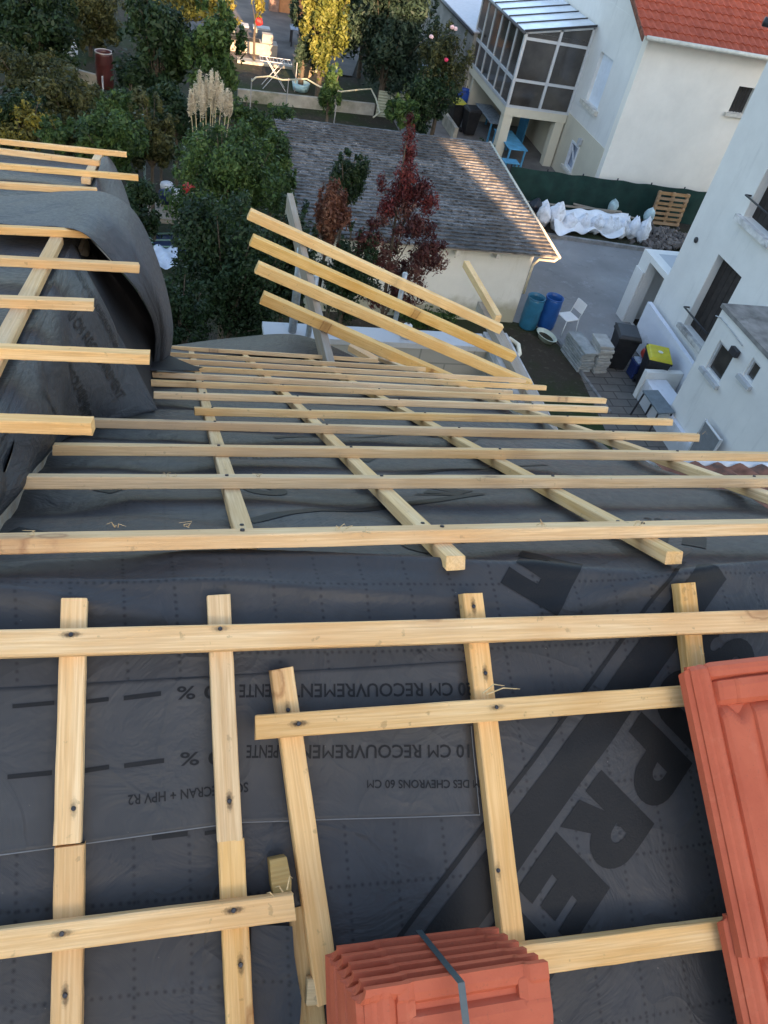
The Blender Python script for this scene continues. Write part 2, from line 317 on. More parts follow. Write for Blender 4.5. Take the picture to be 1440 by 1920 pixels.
# the overlapping strip whose lower edge and right end show
pe = [nx(x, y) for x, y in ((-60, 1612), (0, 1606), (450, 1545), (898, 1530))]
def strip_mask(x, t):
    if x > pe[3][0]: return False
    for (xa, ta), (xb, tb) in zip(pe, pe[1:]):
        if xa <= x <= xb: return t > ta + (tb - ta) * (x - xa) / (xb - xa)
    return t > pe[0][1]
xs2 = np.linspace(-.7, pe[3][0], 70)
def strip_sheet():
    vs = []; uv = []; fs = []; K = 36
    for i in range(K + 1):
        for x in xs2:
            if x <= pe[0][0]: tb = pe[0][1]
            else:
                for (xa, ta), (xb, tb_) in zip(pe, pe[1:]):
                    if xa <= x <= xb + 1e-6: tb = ta + (tb_ - ta) * (x - xa) / (xb - xa)
            t = tb + (-.15 - tb) * i / K; vs.append(SP(x, t, wr(x, t) + .0018 + (.0012 if i == 0 else 0))); uv.append((x, t * .98 + .03))
    n = len(xs2)
    for i in range(K):
        for j in range(n - 1): fs.append((i * n + j, i * n + j + 1, (i + 1) * n + j + 1, (i + 1) * n + j))
    o = mesh('membrane_strip', vs, fs, membrane('membrane_overlap', (.050, .048, .047), .48, dots=False), None, True, uv=uv)
    sol = o.modifiers.new('thickness', 'SOLIDIFY'); sol.thickness = .0012; sol.offset = 1
    return tag(o, 'upper strip of underlay printed with overlap lines, its cut edge crossing the near slope', 'roofing membrane')
STRIP = strip_sheet(); hs = .0042
def edge_pts():
    out = []
    for k in range(61):
        x = pe[1][0] - .25 + (pe[3][0] - pe[1][0] + .25) * k / 60
        for (xa, ta), (xb, tb) in zip(pe, pe[1:]):
            if xa <= x <= xb + 1e-6: t = ta + (tb - ta) * (x - xa) / (xb - xa)
        if x < pe[0][0]: t = pe[0][1]
        out.append(SP(x, t, wr(x, t) + .0040))
    return out
MB().tube(edge_pts(), .0008, 5).build('cut_edge', plain('frayed_edge', (.20, .20, .20), .8), STRIP)
MB().tube([SP(pe[3][0], pe[3][1] + (-.18 - pe[3][1]) * k / 20, wr(pe[3][0], pe[3][1] + (-.18 - pe[3][1]) * k / 20) + .0035) for k in range(14)], .0006, 5).build('cut_edge', bpy.data.materials['frayed_edge'], STRIP)
print_near('20 CM RECOUVREMENT', (886, 1283), (542, 1285), 24, h=hs, par=STRIP); print_near('PENTE', (522, 1285), (449, 1286), 24, h=hs, par=STRIP)
print_near('10 CM RECOUVREMENT', (884, 1399), (540, 1400), 24, h=hs, par=STRIP); print_near('PENTE', (524, 1400), (463, 1400), 24, h=hs, par=STRIP)
print_near('M DES CHEVRONS 60 CM', (898, 1465), (688, 1465), 15, h=hs, par=STRIP)
print_near('SOUS ECRAN + HPV R2', (466, 1470), (240, 1494), 18, h=hs, par=STRIP)
print_near('30 %', (434, 1287), (332, 1290), 24, h=hs, par=STRIP)
print_near('30 %', (444, 1411), (338, 1414), 24, h=hs, par=STRIP)
def dashes(rows):
    polys = []
    for (a, b, th) in rows:
        p = nx(*a); q = nx(*b); r_ = nx(b[0], b[1] + th); s_ = nx(a[0], a[1] + th); polys.append([p, q, r_, s_])
    return polys
for d_ in (((24, 1323), (102, 1316), 8), ((163, 1314), (204, 1309), 8), ((232, 1307), (302, 1298), 9), ((15, 1455), (98, 1447), 9), ((160, 1443), (205, 1436), 9), ((233, 1434), (308, 1424), 9)):
    put(dashes([d_]), lambda a, b: SP(a, b, wr(a, b) + hs), 'printed_dash', STRIP)
for d_ in (((285, 1570), (352, 1562), 9), ((384, 1562), (410, 1558), 8)): put(dashes([d_]), lambda a, b: SP(a, b, wr(a, b) + .0012), 'printed_dash', MEM)
# the large diagonal lettering
E0 = nx(1045, 1563); E_up = nx(1146, 1668); R0 = nx(1126, 1448)
ux, ut = E_up[0] - E0[0], E_up[1] - E0[1]; rx_, rt_ = E0[0] - R0[0], E0[1] - R0[1]
ul = math.hypot(ux, ut); rl = math.hypot(rx_, rt_)
def big(x, y): return lambda a, b: (lambda X, T: SP(X, T, wr(X, T) + .0012))(E0[0] + (a + x) * rx_ + b * ux, E0[1] + (a + x) * rt_ + b * ut)
def arc(cx, cy, rx, ry, a0, a1, n=12): return [(cx + rx * math.cos(math.radians(a0 + (a1 - a0) * i / n)), cy + ry * math.sin(math.radians(a0 + (a1 - a0) * i / n))) for i in range(n + 1)]
def rect(a, b, c, d): return [(a, b), (c, b), (c, d), (a, d)]
def band(o, i): return [[o[k], o[k + 1], i[k + 1], i[k]] for k in range(len(o) - 1)]
LE = [rect(0, 0, .42, 1), rect(.42, 0, .86, .27), rect(.42, .37, .80, .64), rect(.42, .74, .86, 1)]
bowl = band([(.36, .36)] + arc(.52, .68, .40, .32, -90, 90) + [(.36, 1)], [(.36, .58)] + arc(.44, .68, .13, .09, -90, 90) + [(.36, .77)])
LR = [rect(0, 0, .36, 1)] + bowl + [[(.36, .36), (.5, 0), (.94, 0), (.70, .394), (.61, .37), (.52, .36)]]
LP = [rect(0, 0, .36, 1)] + bowl
LU = [rect(0, .35, .36, 1), rect(.56, .35, .9, 1)] + band(arc(.45, .37, .45, .37, 180, 360), arc(.46, .37, .1, .12, 180, 360))
LS = band(arc(.46, .70, .42, .30, 20, 270), arc(.46, .70, .12, .07, 20, 270)) + band(arc(.46, .30, .42, .30, 90, -160), arc(.46, .30, .12, .07, 90, -160))
for i, L_ in ((0, LE), (-1, LR), (-2, LP), (-3, LU), (-4, LS), (1, LE)): put(L_, big(i * 1.02, 0), 'printed_letter', MEM, mx=.02)
for r_ in (rect(-4.6, -.62, 2.3, -.12), rect(-4.6, -.86, 2.3, -.80)): put([r_], big(0, 0), 'printed_band', MEM, mx=.03)
def far_print(polys, fn, name='printed_logo'): return put(polys, fn, name, MEM, mx=.02)
def fl(x0, t0, ang, s, sx=1):
    c_, s_ = math.cos(ang), math.sin(ang); return lambda a, b: (lambda X, T: SP(X, T, wr(X, T) + .0015))(x0 + (a * c_ * sx - b * s_) * s, t0 + (a * s_ * sx + b * c_) * s)
for (x0, t0, L_) in ((.55, .17, LS), (.70, .02, LE), (.20, .22, LR), (-.18, .25, LE), (-.05, .62, LU), (.30, .60, LS), (.72, .62, LE), (1.1, .22, LU), (.60, 1.02, LR), (-.1, 1.0, LS), (1.0, 1.3, LE), (.2, 1.45, LP)):
    far_print(L_, fl(x0, t0, 2.5, .13))
far_print([rect(0, 0, 1.2, .05)], fl(.15, .32, .35, .5)); far_print([rect(0, 0, 1.2, .05)], fl(.5, .7, .35, .5)); far_print([rect(0, 0, 1.2, .05)], fl(.3, 1.2, .35, .5))
for (x0, t0, a_, s_, b_) in ((1.02, .33, -.35, .045, '30 %  - - -'), (-.22, .62, .15, .035, 'RECOUVREMENT'), (.1, .95, .05, .035, '20 CM RECOUVREMENT PENTE'), (.6, 1.0, .05, .03, 'ECRAN + HPV R2')):
    me = text_mesh(b_, 1, 0); put(me, fl(x0, t0, a_, s_), 'printed_text', MEM)
# ------------------------------------------------------------------ near slope timber
TH = .025; CW = .0345
def nb(h): return h
def nboard(pa, pb, h, label, wd=CW, th=TH, mat=W_NEAR, name='counter_batten', nails=(), cat='batten', group='battens nailed up the near slope', clip=None):
    """pa, pb: pixels of the centre line of the top face"""
    xa, va = near(*pa, h + th); xb, vb = near(*pb, h + th)
    o = board(name, NP(xa, va, h), NP(xb, vb, h), wd, th, N1, mat, label, cat, group)
    for q in nails: x, v = near(*q, h + th); nail(o, NP(x, v, h + th), N1, .0032, True)
    return o
gN = 'battens running up the near slope'; gX = 'horizontal battens across the near slope'
nboard((141, 1123), (128, 1584), 0, 'upper length of the leftmost upright batten on the near slope', nails=((138, 1516),), group=gN)
nboard((127, 1585), (120, 1960), 0, 'lower length of the leftmost upright batten on the near slope, two black nail stains', nails=((122, 1866),), wd=.037, group=gN)
nboard((412, 1116), (434, 1577), 0, 'upper length of the second upright batten from the left on the near slope', nails=((430, 1502),), group=gN)
nboard((436, 1577), (455, 1960), 0, 'lower length of the second upright batten from the left, butted under the upper one', nails=((451, 1809),), wd=.036, group=gN)
nboard((530, 1253), (620, 1880), 0, 'short slanting batten in the middle of the near slope with a sawn free top', nails=((540, 1331),), group=gN)
nboard((888, 1111), (966, 1790), 0, 'upright batten right of the printed strip, ending above the tile stack', nails=((910, 1262), (934, 1632), (888, 1137)), group=gN)
nboard((1289, 1093), (1313, 1300), 0, 'rightmost upright batten running under the large terracotta tile', group=gN)
nboard((-80, 1208), (1500, 1160), TH, 'long horizontal batten crossing the whole near slope just below the ridge', name='roof_batten', nails=((133, 1190), (413, 1179)), group=gX, wd=.037)
nboard((480, 1362), (1330, 1303), TH, 'middle horizontal batten of the near slope running under the large tile', name='roof_batten', nails=((560, 1357), (931, 1326)), group=gX, wd=.034)
nboard((-80, 1782), (552, 1700), TH, 'lower left horizontal batten of the near slope with a split sawn end', name='roof_batten', nails=((116, 1751), (438, 1707)), group=gX, wd=.034)
nboard((960, 1808), (1420, 1745), TH, 'lower right horizontal batten between the tile stack and the right tiles', name='roof_batten', nails=((1004, 1810),), group=gX, wd=.040)
nboard((575, 1862), (700, 1850), .004, 'short rough batten end showing left of the tile stack', name='batten_offcut', wd=.033, th=.02, mat=W_PALE, group=None)
nboard((566, 1700), (592, 1960), -.012, 'pale board lying low between the two middle upright battens', name='pale_board', wd=.036, th=.016, mat=W_PALE, cat='board', group=None)
# chamfered wooden peg standing out of the sheet
xa, va = near(522, 1640); m = MB(); pg = [(-.015, .0), (.014, .0), (.014, .035), (.009, .058), (-.010, .058), (-.015, .040)]
W_OCH = wood('ochre_wood', (.52, .36, .13), (.42, .27, .08)); prof = [(-.013, -.026), (.011, -.026), (.014, .006), (.009, .040), (-.010, .040), (-.014, .008)]
m.prism([(a, -b, 0) for a, b in prof][::-1], (0, 0, .035)); o = m.build('wooden_wedge', W_OCH, M=Matrix.Translation(NP(xa, va, -.004)) @ Matrix.Rotation(BR, 4, 'X') @ Matrix.Rotation(.08, 4, 'Z')); bevel(o, .0015)
tag(o, 'small chamfered wood wedge poking through the sheet above the lower left batten', 'wedge')
# loose edge of the sheet beside the pale board
vs = []; uv = []; fs = []
edge = [(545, 1735), (549, 1790), (556, 1835), (562, 1868), (560, 1895), (553, 1960)]
for i, (ex, ey) in enumerate(edge):
    x1, v1 = near(ex, ey)
    x0, v0 = near(470, ey)
    for j in range(9):
        f = j / 8; vs.append(SP(x0 + (x1 - x0) * f, -(v0 + (v1 - v0) * f), .0045 + .002 * math.sin(i + 3 * f) + .010 * f ** 3)); uv.append((x0 + (x1 - x0) * f, v0))
for i in range(len(edge) - 1):
    for j in range(8): fs.append((i * 9 + j, i * 9 + j + 1, (i + 1) * 9 + j + 1, (i + 1) * 9 + j))
o = mesh('membrane_flap', vs, fs, M_MEM2, None, True, uv=uv); tag(o, 'loose wavy edge of underlay beside the second upright batten at the bottom', 'roofing membrane')
# splinters
sp = MB()
for (x, y, dx, dy) in ((905, 1300, 40, -14), (912, 1302, 62, -10), (538, 1668, 10, -22), (530, 1672, -14, -9), (512, 1680, -12, -6), (1313, 1212, 6, 14)):
    xa, va = near(x, y, .055); xb, vb = near(x + dx * .5, y + dy * 1.2, .06); xc_, vc = near(x + dx, y + dy, .056); sp.tube([NP(xa, va, .055), NP(xb, vb, .062), NP(xc_, vc, .058)], [.0012, .001, .0004], 5)
tag(sp.build('wood_splinters', W_PALE), 'thin curled wood splinters sticking up from the near battens', 'splinters', kind='stuff')
# ------------------------------------------------------------------ terracotta tiles
def tile_mesh(Lx, Ly, stack=False):
    """x across, y along from head (0) to foot (Ly)"""
    me_v = []; me_f = []; NXX = 190; NYY = 150
    pu = [0, .001, .003, .007, .008, .013, .018, .0195, .024, .036, .043, .047, .075, .098, .102, .105, .14, .19, .21, .235, .27]
    pz = [0, .006, .007, .004, .012, .013, .006, .015, .016, .003, .004, .016, .019, .012, .007, .020, .022, .010, .012, .020, .006]
    def sm(v, a, b): k = min(1, max(0, (v - a) / (b - a))); return k * k * (3 - 2 * k)
    def H(u, v):
        p = float(np.interp(u, pu, pz)); 
        if stack:
            rim = .0175 - .005 * (sm(u, .045, .055) - sm(u, .20, .205)); ch = .005 if .05 < u < .195 else .015
            head = rim + (ch - rim) * sm(v, .014, .018) ; head += ((.016) - ch) * sm(v, .040, .044); k = sm(v, .055, .085) if u > .045 else sm(v, .004, .012)
            return head + (p - head) * k + (.0 if u > .045 else (.0175 - head) * (1 - k) * .0)
        if u < .030: return .005 + (p - .005) * sm(v, .004, .012)
        k0 = sm(u, .030, .040); head = .007 + .008 * (sm(v, .004, .007) - sm(v, .014, .019)) - .003 * (sm(v, .016, .02) - sm(v, .030, .032)); k1 = sm(u, .043, .047)
        bar = .010 * k1 * (sm(v, .031, .034) - sm(v, .055, .060)) - .003 * k1 * sm(v, .03, .06) + .004 * k1 * sm(u, .075, .082) * (sm(v, .031, .034) - sm(v, .055, .060)); head += bar
        arch = .062 + .020 * (1 - math.cos((u - .047) / .055 * math.pi * 2)) * .5 if .047 < u < .102 else .065
        z = head + (p - head) * sm(v, arch, arch + .022) if u >= .045 else head + (p - head) * sm(v, .030, .045)
        low = .005 + (p - .005) * sm(v, .004, .012); return low + (z - low) * k0
    for i in range(NYY + 1):
        for j in range(NXX + 1): u = Lx * j / NXX; v = Ly * i / NYY; me_v.append((u, v, H(u, v)))
    n = NXX + 1
    for i in range(NYY):
        for j in range(NXX): me_f.append((i * n + j, i * n + j + 1, (i + 1) * n + j + 1, (i + 1) * n + j))
    me = bpy.data.meshes.new('roof_tile'); me.from_pydata(me_v, [], [f[::-1] for f in me_f]); me.materials.append(M_TILE)
    return me
TL = tile_mesh(.27, .42)
def tile(px0, px1, h, label, me=TL, group='interlocking terracotta roof tiles', off=0, th=.011):
    """px0: head left corner, px1: foot left corner"""
    xa, va = near(*px0, h); xb, vb = near(*px1, h); a = NP(xa, va, h); b = NP(xb, vb, h)
    y = (b - a).normalized(); z = Vector(N1); x = z.cross(y).normalized() * -1; z2 = x.cross(y)
    o = bpy.data.objects.new('roof_tile', me); link(o)
    x = -y.cross(Vector(N1)).normalized() if y.cross(Vector(N1)).x < 0 else y.cross(Vector(N1)).normalized()
    z = Vector(N1); o.matrix_local = Matrix(((x.x, y.x, z.x, a.x), (x.y, y.y, z.y, a.y), (x.z, y.z, z.z, a.z), (0, 0, 0, 1)))
    s_ = o.modifiers.new('thickness', 'SOLIDIFY'); s_.thickness = th; s_.offset = -1
    return tag(o, label, 'roof tile', group)
xa, va = near(1278, 1252, .07); xb, vb = near(1388, 1786, .07); print('tile len', math.hypot(xa - xb, va - vb))
TL = tile_mesh(.27, math.hypot(xa - xb, va - vb)); TL2 = TL
t_a = tile((1278, 1252), (1388, 1786), .078, 'large terracotta tile at the right edge, its head with small nail hole showing', TL)
t_b = tile((1350, 1712), (1460, 2246), .062, 'terracotta tile tucked under the large one in the bottom right corner', TL)
o = t_a.copy(); link(o); o.location = t_a.matrix_local @ Vector((.245, 0, .003)); o['label'] = 'terracotta tile beyond the right edge interlocked with the large tile'
# moulded knob hole on big tile
m = MB(); m.lathe([(.002, .0), (.0042, .0), (.0042, .010), (.002, .010), (.002, .0)], c=(.052, .038, .008), n=14); m.build('tile_peg', M_TILE, t_a, True)
# stack of tiles
TS = tile_mesh(.225, .30, True)
for i in range(6):
    h = .062 + .029 * i; dx = i * 1.2
    # head-left corner pixels move away from the camera's foot point as the stack rises
    k = i / 5; p0 = (630 + 50 * k, 1771 + 77 * k)
    xa, va = near(*p0, h + .012); xr, vr = near(p0[0] + 290 + 24 * k, p0[1] - 35 - 14 * k, h + .012); ex = (NP(xr, vr, h) - NP(xa, va, h)).normalized(); z = Vector(N1); ey = z.cross(ex) * -1
    o = bpy.data.objects.new('stacked_tile', TS); link(o); a = NP(xa + random.uniform(-.002, .002), va, h)
    o.matrix_local = Matrix(((ex.x, ey.x, z.x, a.x), (ex.y, ey.y, z.y, a.y), (ex.z, ey.z, z.z, a.z), (0, 0, 0, 1)))
    s_ = o.modifiers.new('thickness', 'SOLIDIFY'); s_.thickness = .013; s_.offset = -1
    tag(o, ('bottom', 'second lowest', 'third lowest', 'third highest', 'second highest', 'topmost')[i] + ' terracotta tile of the strapped stack at the bottom of the photo', 'roof tile', 'tiles strapped in a stack')
    TOP = o
# strap
M_STRAP = plain('strapping_band', (.06, .08, .08), .35, .6, .2)
def nh(px, h): x, v = near(*px, h); return NP(x, v, h)
up_ = Vector((0, cb, sb)); sp_pts = [nh((786, 1754), .06) + up_ * .006, nh((866, 1858), .262) + up_ * .008, nh((874, 1922), .264), nh((880, 2060), .264)]
ex = TOP.matrix_local.to_3x3() @ Vector((1, 0, 0)); vs = []; w_ = .0042
for p in sp_pts: vs += [p - ex * w_, p + ex * w_]
o = mesh('strap', [v for v in vs], [(0, 1, 3, 2), (2, 3, 5, 4), (4, 5, 7, 6)], M_STRAP); s_ = o.modifiers.new('t', 'SOLIDIFY'); s_.thickness = .0008
tag(o, 'grey packing strap bound around the stack of tiles', 'strap')
#@@FAR
# ------------------------------------------------------------------ far slope timber
gC = 'counter battens running down the far slope'; gB = 'battens across the far slope'
for xx, vA, vB, lb in ((.117, .035, 4.3, 'leftmost counter batten running down the far slope past the dormer'), (.455, .035, 4.35, 'second counter batten from the left on the far slope, its sawn end at the ridge'),
                       (.87, .03, 4.35, 'third counter batten from the left on the far slope, its sawn end near the ridge'), (1.435, .02, 4.4, 'outermost right counter batten along the open edge of the far slope')):
    v0 = {.117: far(459, 1038)[1], .455: far(835, 1052, .027)[1], .87: far(1222, 1042, .027)[1]}.get(xx, .02)
    a = FP(xx, max(v0, .006), .0); b = FP(xx + .0, vB, .0)
    o = board('counter_batten', a, b, CW * .98, TH, N2, W_FAR, lb, 'batten', gC, seg=30)
    for vv in (.2, .52, .86, 1.6): nail(o, FP(xx, vv, TH), N2, .004)
rows = [('A', (0, 1005), (1440, 976), 1, 1), ('B', (37, 892), (1440, 893), 0, 1), ('C', (98, 832), (1440, 847), 0, 1), ('D', (120, 783), (1315, 813), 0, 0), ('E', (365, 763), (1264, 785), 0, 0),
        ('F', (289, 733), (1142, 762), 0, 0), ('G', (283, 711), (1139, 746), 0, 0), ('H', (286, 696), (963, 731), 0, 0), ('I', (345, 685), (1026, 722), 0, 0), ('J', (325, 671), (988, 709), 0, 0), ('K', (320, 659), (800, 688), 0, 0), ('L', (322, 647), (710, 672), 0, 0)]
ordn = ['first', 'second', 'third', 'fourth', 'fifth', 'sixth', 'seventh', 'eighth', 'ninth', 'tenth', 'eleventh', 'twelfth']
extra = ['running out of frame on both sides', 'its rough left end by the dormer foot', 'left end against the dormer skirt', 'knotty near its free right end', 'starting at the leftmost counter batten', 'overhanging the open edge',
         'overhanging beside the block wall', 'stopping short at the roof edge', 'sticking out toward the wall corner', 'reaching the wall corner', 'near the eave', 'last one, at the eave']
for i, (nm, pa, pb, ea, eb) in enumerate(rows):
    xa, va = far(*pa, .054); xb, vb = far(*pb, .054)
    if ea: xa -= .8; va -= .02
    if eb: xb += .9; vb += .01
    if nm in 'JKL': xa -= .12
    va += .02; vb += .02
    o = board('roof_batten', FP(xa, va, TH), FP(xb, vb, TH), CW, TH, N2, W_FAR if i else W_NEAR, f'{ordn[i]} far-slope batten from the ridge, {extra[i]}', 'batten', gB, seg=24, wob=.002)
    for cx in (.117, .455, .87, 1.435):
        if xa + .02 < cx < xb - .02 and i < 7: nail(o, FP(cx + random.uniform(-.01, .01), va + (vb - va) * (cx - xa) / (xb - xa), 2 * TH + .001), N2, .004)
fz = MB(); r_ = random.Random(9)
for (px, py) in ((515, 780), (525, 782), (570, 786), (600, 788), (345, 686), (1010, 984), (905, 902), (690, 998), (215, 988), (348, 986), (640, 991), (1250, 786), (1310, 814), (1262, 786), (930, 745), (480, 893), (322, 893), (1190, 985), (60, 1003)):
    for k in range(3):
        x, v = far(px + r_.uniform(-8, 8), py, .054); a = FP(x, v, .053); fz.tube([a, a + Vector((r_.uniform(-.012, .012), r_.uniform(-.005, .005), r_.uniform(.004, .012))), a + Vector((r_.uniform(-.016, .016), r_.uniform(-.006, .006), r_.uniform(.0, .012)))], [.0008, .0006, .0003], 4)
tag(fz.build('wood_fuzz', W_PALE), 'fine sawn wood fuzz standing on the far battens', 'splinters', kind='stuff')
# ------------------------------------------------------------------ dormer
DZ0, DSL = 9.50, .238            # top of rafter line z = DZ0 - DSL*y
def dz(y): return DZ0 - DSL * y
ND = Vector((0, DSL, 1)).normalized(); YD = 4.4
DORM = empty('dormer', (-1.0, 2.5, 8.3), 'low dormer covered in grey underlay rising from the far slope at the left', 'dormer')
def dl(p): return Vector(p) - DORM.location
m = MB(); zt = lambda y: dz(y) - .04
pol = [(XC, YR + .02, ZR - .03), (XC, YD, ZR - (YD - YR) * sb / cb - .03), (XC, YD, zt(YD)), (XC, YR + .02, zt(YR + .02) - .05)]
m.prism([dl(p) for p in pol], (-.02, 0, 0)); m.build('cheek_board', W_GREY, DORM)
m = MB(); m.box(dl((-3.2, YD - .03, 5.5)), dl((XC - .03, YD, zt(YD)))); m.build('front_board', W_GREY, DORM)
# dormer skin: roof sheet turning down over the cheek and flaring onto the main slope
def dskin(u, s):      # s: along y ; u: across 0 = left far .. 1
    y = YR - .05 + s * (YD - YR + .02); zm = ZR - (y - YR) * sb / cb; zr_ = dz(y) - .035
    hgt = max(zr_ - zm, .02)
    xe = XC - .02
    if u < .45: x = -3.2 + (xe + 3.2) * (u / .45) ** .5; z = zr_ - .012 * abs(math.sin(y * 8.6)) - .006 * math.sin(4 * x + 7 * y) * (1 if u < .4 else .3)
    else:
        k = (u - .45) / .55; x = xe + .02 * math.sin(k * 3.1) + .012 * math.sin(9 * y + 2 * k) * k * (1 - k); z = zr_ - (hgt - .012) * k
    return Vector((x, y, z))
def skin(name, fn, nu, nv, mat, parent=None, uvs=(1, 1), thick=.0012):
    vs = []; uv = []; fs = []
    for i in range(nv + 1):
        for j in range(nu + 1): p = fn(j / nu, i / nv); vs.append(p); uv.append((j / nu * uvs[0], i / nv * uvs[1]))
    n = nu + 1
    for i in range(nv):
        for j in range(nu): fs.append((i * n + j, i * n + j + 1, (i + 1) * n + j + 1, (i + 1) * n + j))
    o = mesh(name, vs, fs, mat, parent, True, uv=uv)
    if thick: s_ = o.modifiers.new('t', 'SOLIDIFY'); s_.thickness = thick
    return o
DS = skin('dormer_membrane', dskin, 80, 120, M_MEM2, None, (3.4, 3.7)); tag(DS, 'grey underlay draped over the dormer roof and down its side', 'roofing membrane')
DP = (0, DSL, 1)
def surf_grid(rows):   # rows of 3-D points, Catmull-smoothed
    R = [[Vector(p) for p in r] for r in rows]
    def cr(p, t):
        n = len(p) - 1; i = min(int(t * n), n - 1); f = t * n - i; a, b, c, d = p[max(i - 1, 0)], p[i], p[i + 1], p[min(i + 2, n)]
        return .5 * ((2 * b) + (c - a) * f + (2 * a - 5 * b + 4 * c - d) * f * f + (3 * b - a - 3 * c + d) * f ** 3)
    return lambda u, v: cr([cr(r, u) for r in R], v)
mz = lambda y: ZR - (y - YR) * sb / cb + .012
def colm(y, b1, b2, foot): zt = dz(y) - .03; zb = mz(y); return [(-.335, y, zt), (-.315 + b1, y, zt - .15 * (zt - zb)), (-.30 + b2, y, zt - .6 * (zt - zb)), (foot, y, zb)]
panf = surf_grid([colm(.84, 0, 0, -.31), colm(1.15, .005, .01, -.30), colm(1.5, .02, .02, -.30), colm(1.85, .03, .05, -.26), [PY(136, 450, 2.7), PY(176, 545, 2.36), PY(236, 668, 2.3), Vector((-.05, 2.2, mz(2.2) + .015))]])
def panw(u, v): p = panf(u, v); p.x += .010 * math.sin(11 * v + 4 * u) * math.sin(3.1 * u) + (.006 * math.sin(23 * v - 6 * u) + .012 * abs(math.sin(13 * v + 5 * u)) ** .6) * math.sin(3.1 * u); return p
PAN = skin('side_membrane', panw, 50, 90, M_MEM2, None, (.8, 1.7)); tag(PAN, 'printed side sheet of underlay hanging from the dormer edge down to the far slope', 'roofing membrane')
def side_map(v0, u0, dv, du):
    return lambda a, b: panw(min(max(u0 + b * du[0] + a * dv[0], 0), 1), min(max(v0 + a * dv[1] + b * du[1], 0), 1)) + Vector((.003, -.002, .002))
for body, u0, v0, au, av, h_ in (('10 CM RECOUVREMENT', .30, .84, .050, .003, .045), ('CM RECOUVREMENT', .38, .72, .052, .004, .045), ('MAXIMUM DES CHEVRONS 60 CM', .14, .93, .034, .0012, .032), ('ECRAN + HPV R2', .35, .50, .035, .003, .035)):
    me = text_mesh(body, 1, 0); put(me, side_map(v0, u0, (au, av), (-h_ * .25, h_)), 'printed_text', PAN, mx=.12)
# the big turned-over flap hanging over the dormer's side
def dh(x, y, z=.05): return Vector(hit(x, y, DP, DZ0 - .03 + z))
II = [dh(-40, 415), dh(40, 424), dh(110, 426), dh(160, 440, .06), PY(215, 495, 2.65), PY(262, 552, 2.7), PY(290, 620, 2.9), PY(286, 702, 3.2)]
OO = [dh(-40, 372), dh(60, 365), dh(127, 359), dh(202, 363), PY(259, 407, 3.3), PY(303, 510, 3.25), PY(324, 610, 3.25), PY(317, 674, 3.4)]
def mid(a, b, f, up, k): p = a.lerp(b, f); return p + (CAM_V - p).normalized() * up * k
CAM_V = Vector(CAM)
flapf = surf_grid([[a, mid(a, b, .3, .06, k), mid(a, b, .65, .12, k), b] for a, b, k in zip(II, OO, (.2, .3, .4, .8, 1.6, 2, 1.6, .8))])
def flw(u, v): p = flapf(u, v); p += (CAM_V - p).normalized() * ((.012 * math.sin(9 * v + 5 * u) + .016 * abs(math.sin(7 * v - 6 * u + 1.3 * math.sin(5 * v))) ** .6 + .007 * abs(math.sin(19 * v + 9 * u)) ** .5) * math.sin(3.14 * min(1, .08 + u * .9))); return p
FLAP = skin('membrane_flap', flw, 44, 90, M_MEMP, None, (.6, 1.6)); tag(FLAP, 'big loose flap of underlay folded back over the dormer and bulging out at its side', 'roofing membrane')
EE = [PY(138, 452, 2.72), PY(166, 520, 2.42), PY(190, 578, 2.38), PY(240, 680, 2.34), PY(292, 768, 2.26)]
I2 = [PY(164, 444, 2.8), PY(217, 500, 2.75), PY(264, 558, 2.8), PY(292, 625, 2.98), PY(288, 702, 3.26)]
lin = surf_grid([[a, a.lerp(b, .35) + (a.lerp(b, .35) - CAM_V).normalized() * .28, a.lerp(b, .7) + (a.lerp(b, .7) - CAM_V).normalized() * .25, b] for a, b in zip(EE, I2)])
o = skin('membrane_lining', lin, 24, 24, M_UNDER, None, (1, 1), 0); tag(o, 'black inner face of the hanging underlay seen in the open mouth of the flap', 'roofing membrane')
# second outer layer behind the flap
ol = surf_grid([[PY(262, 420, 3.4), PY(268, 415, 3.5)], [PY(285, 480, 3.4), PY(303, 520, 3.5)], [PY(290, 560, 3.4), PY(325, 605, 3.5)], [PY(288, 640, 3.45), PY(324, 640, 3.55)], [PY(286, 690, 3.5), PY(316, 672, 3.6)]])
# back drape of the dormer front corner
bd = surf_grid([[PY(190, 296, 4.3), PY(203, 294, 4.4), PY(216, 312, 4.4)], [PY(180, 340, 3.7), PY(212, 330, 4.1), PY(232, 350, 4.2)], [PY(175, 385, 3.5), PY(220, 380, 3.7), PY(248, 398, 3.8)]])
o = skin('membrane_corner', bd, 14, 14, M_MEMP, None, (.4, .4)); tag(o, 'pale grey corner of underlay at the far end of the dormer', 'roofing membrane')
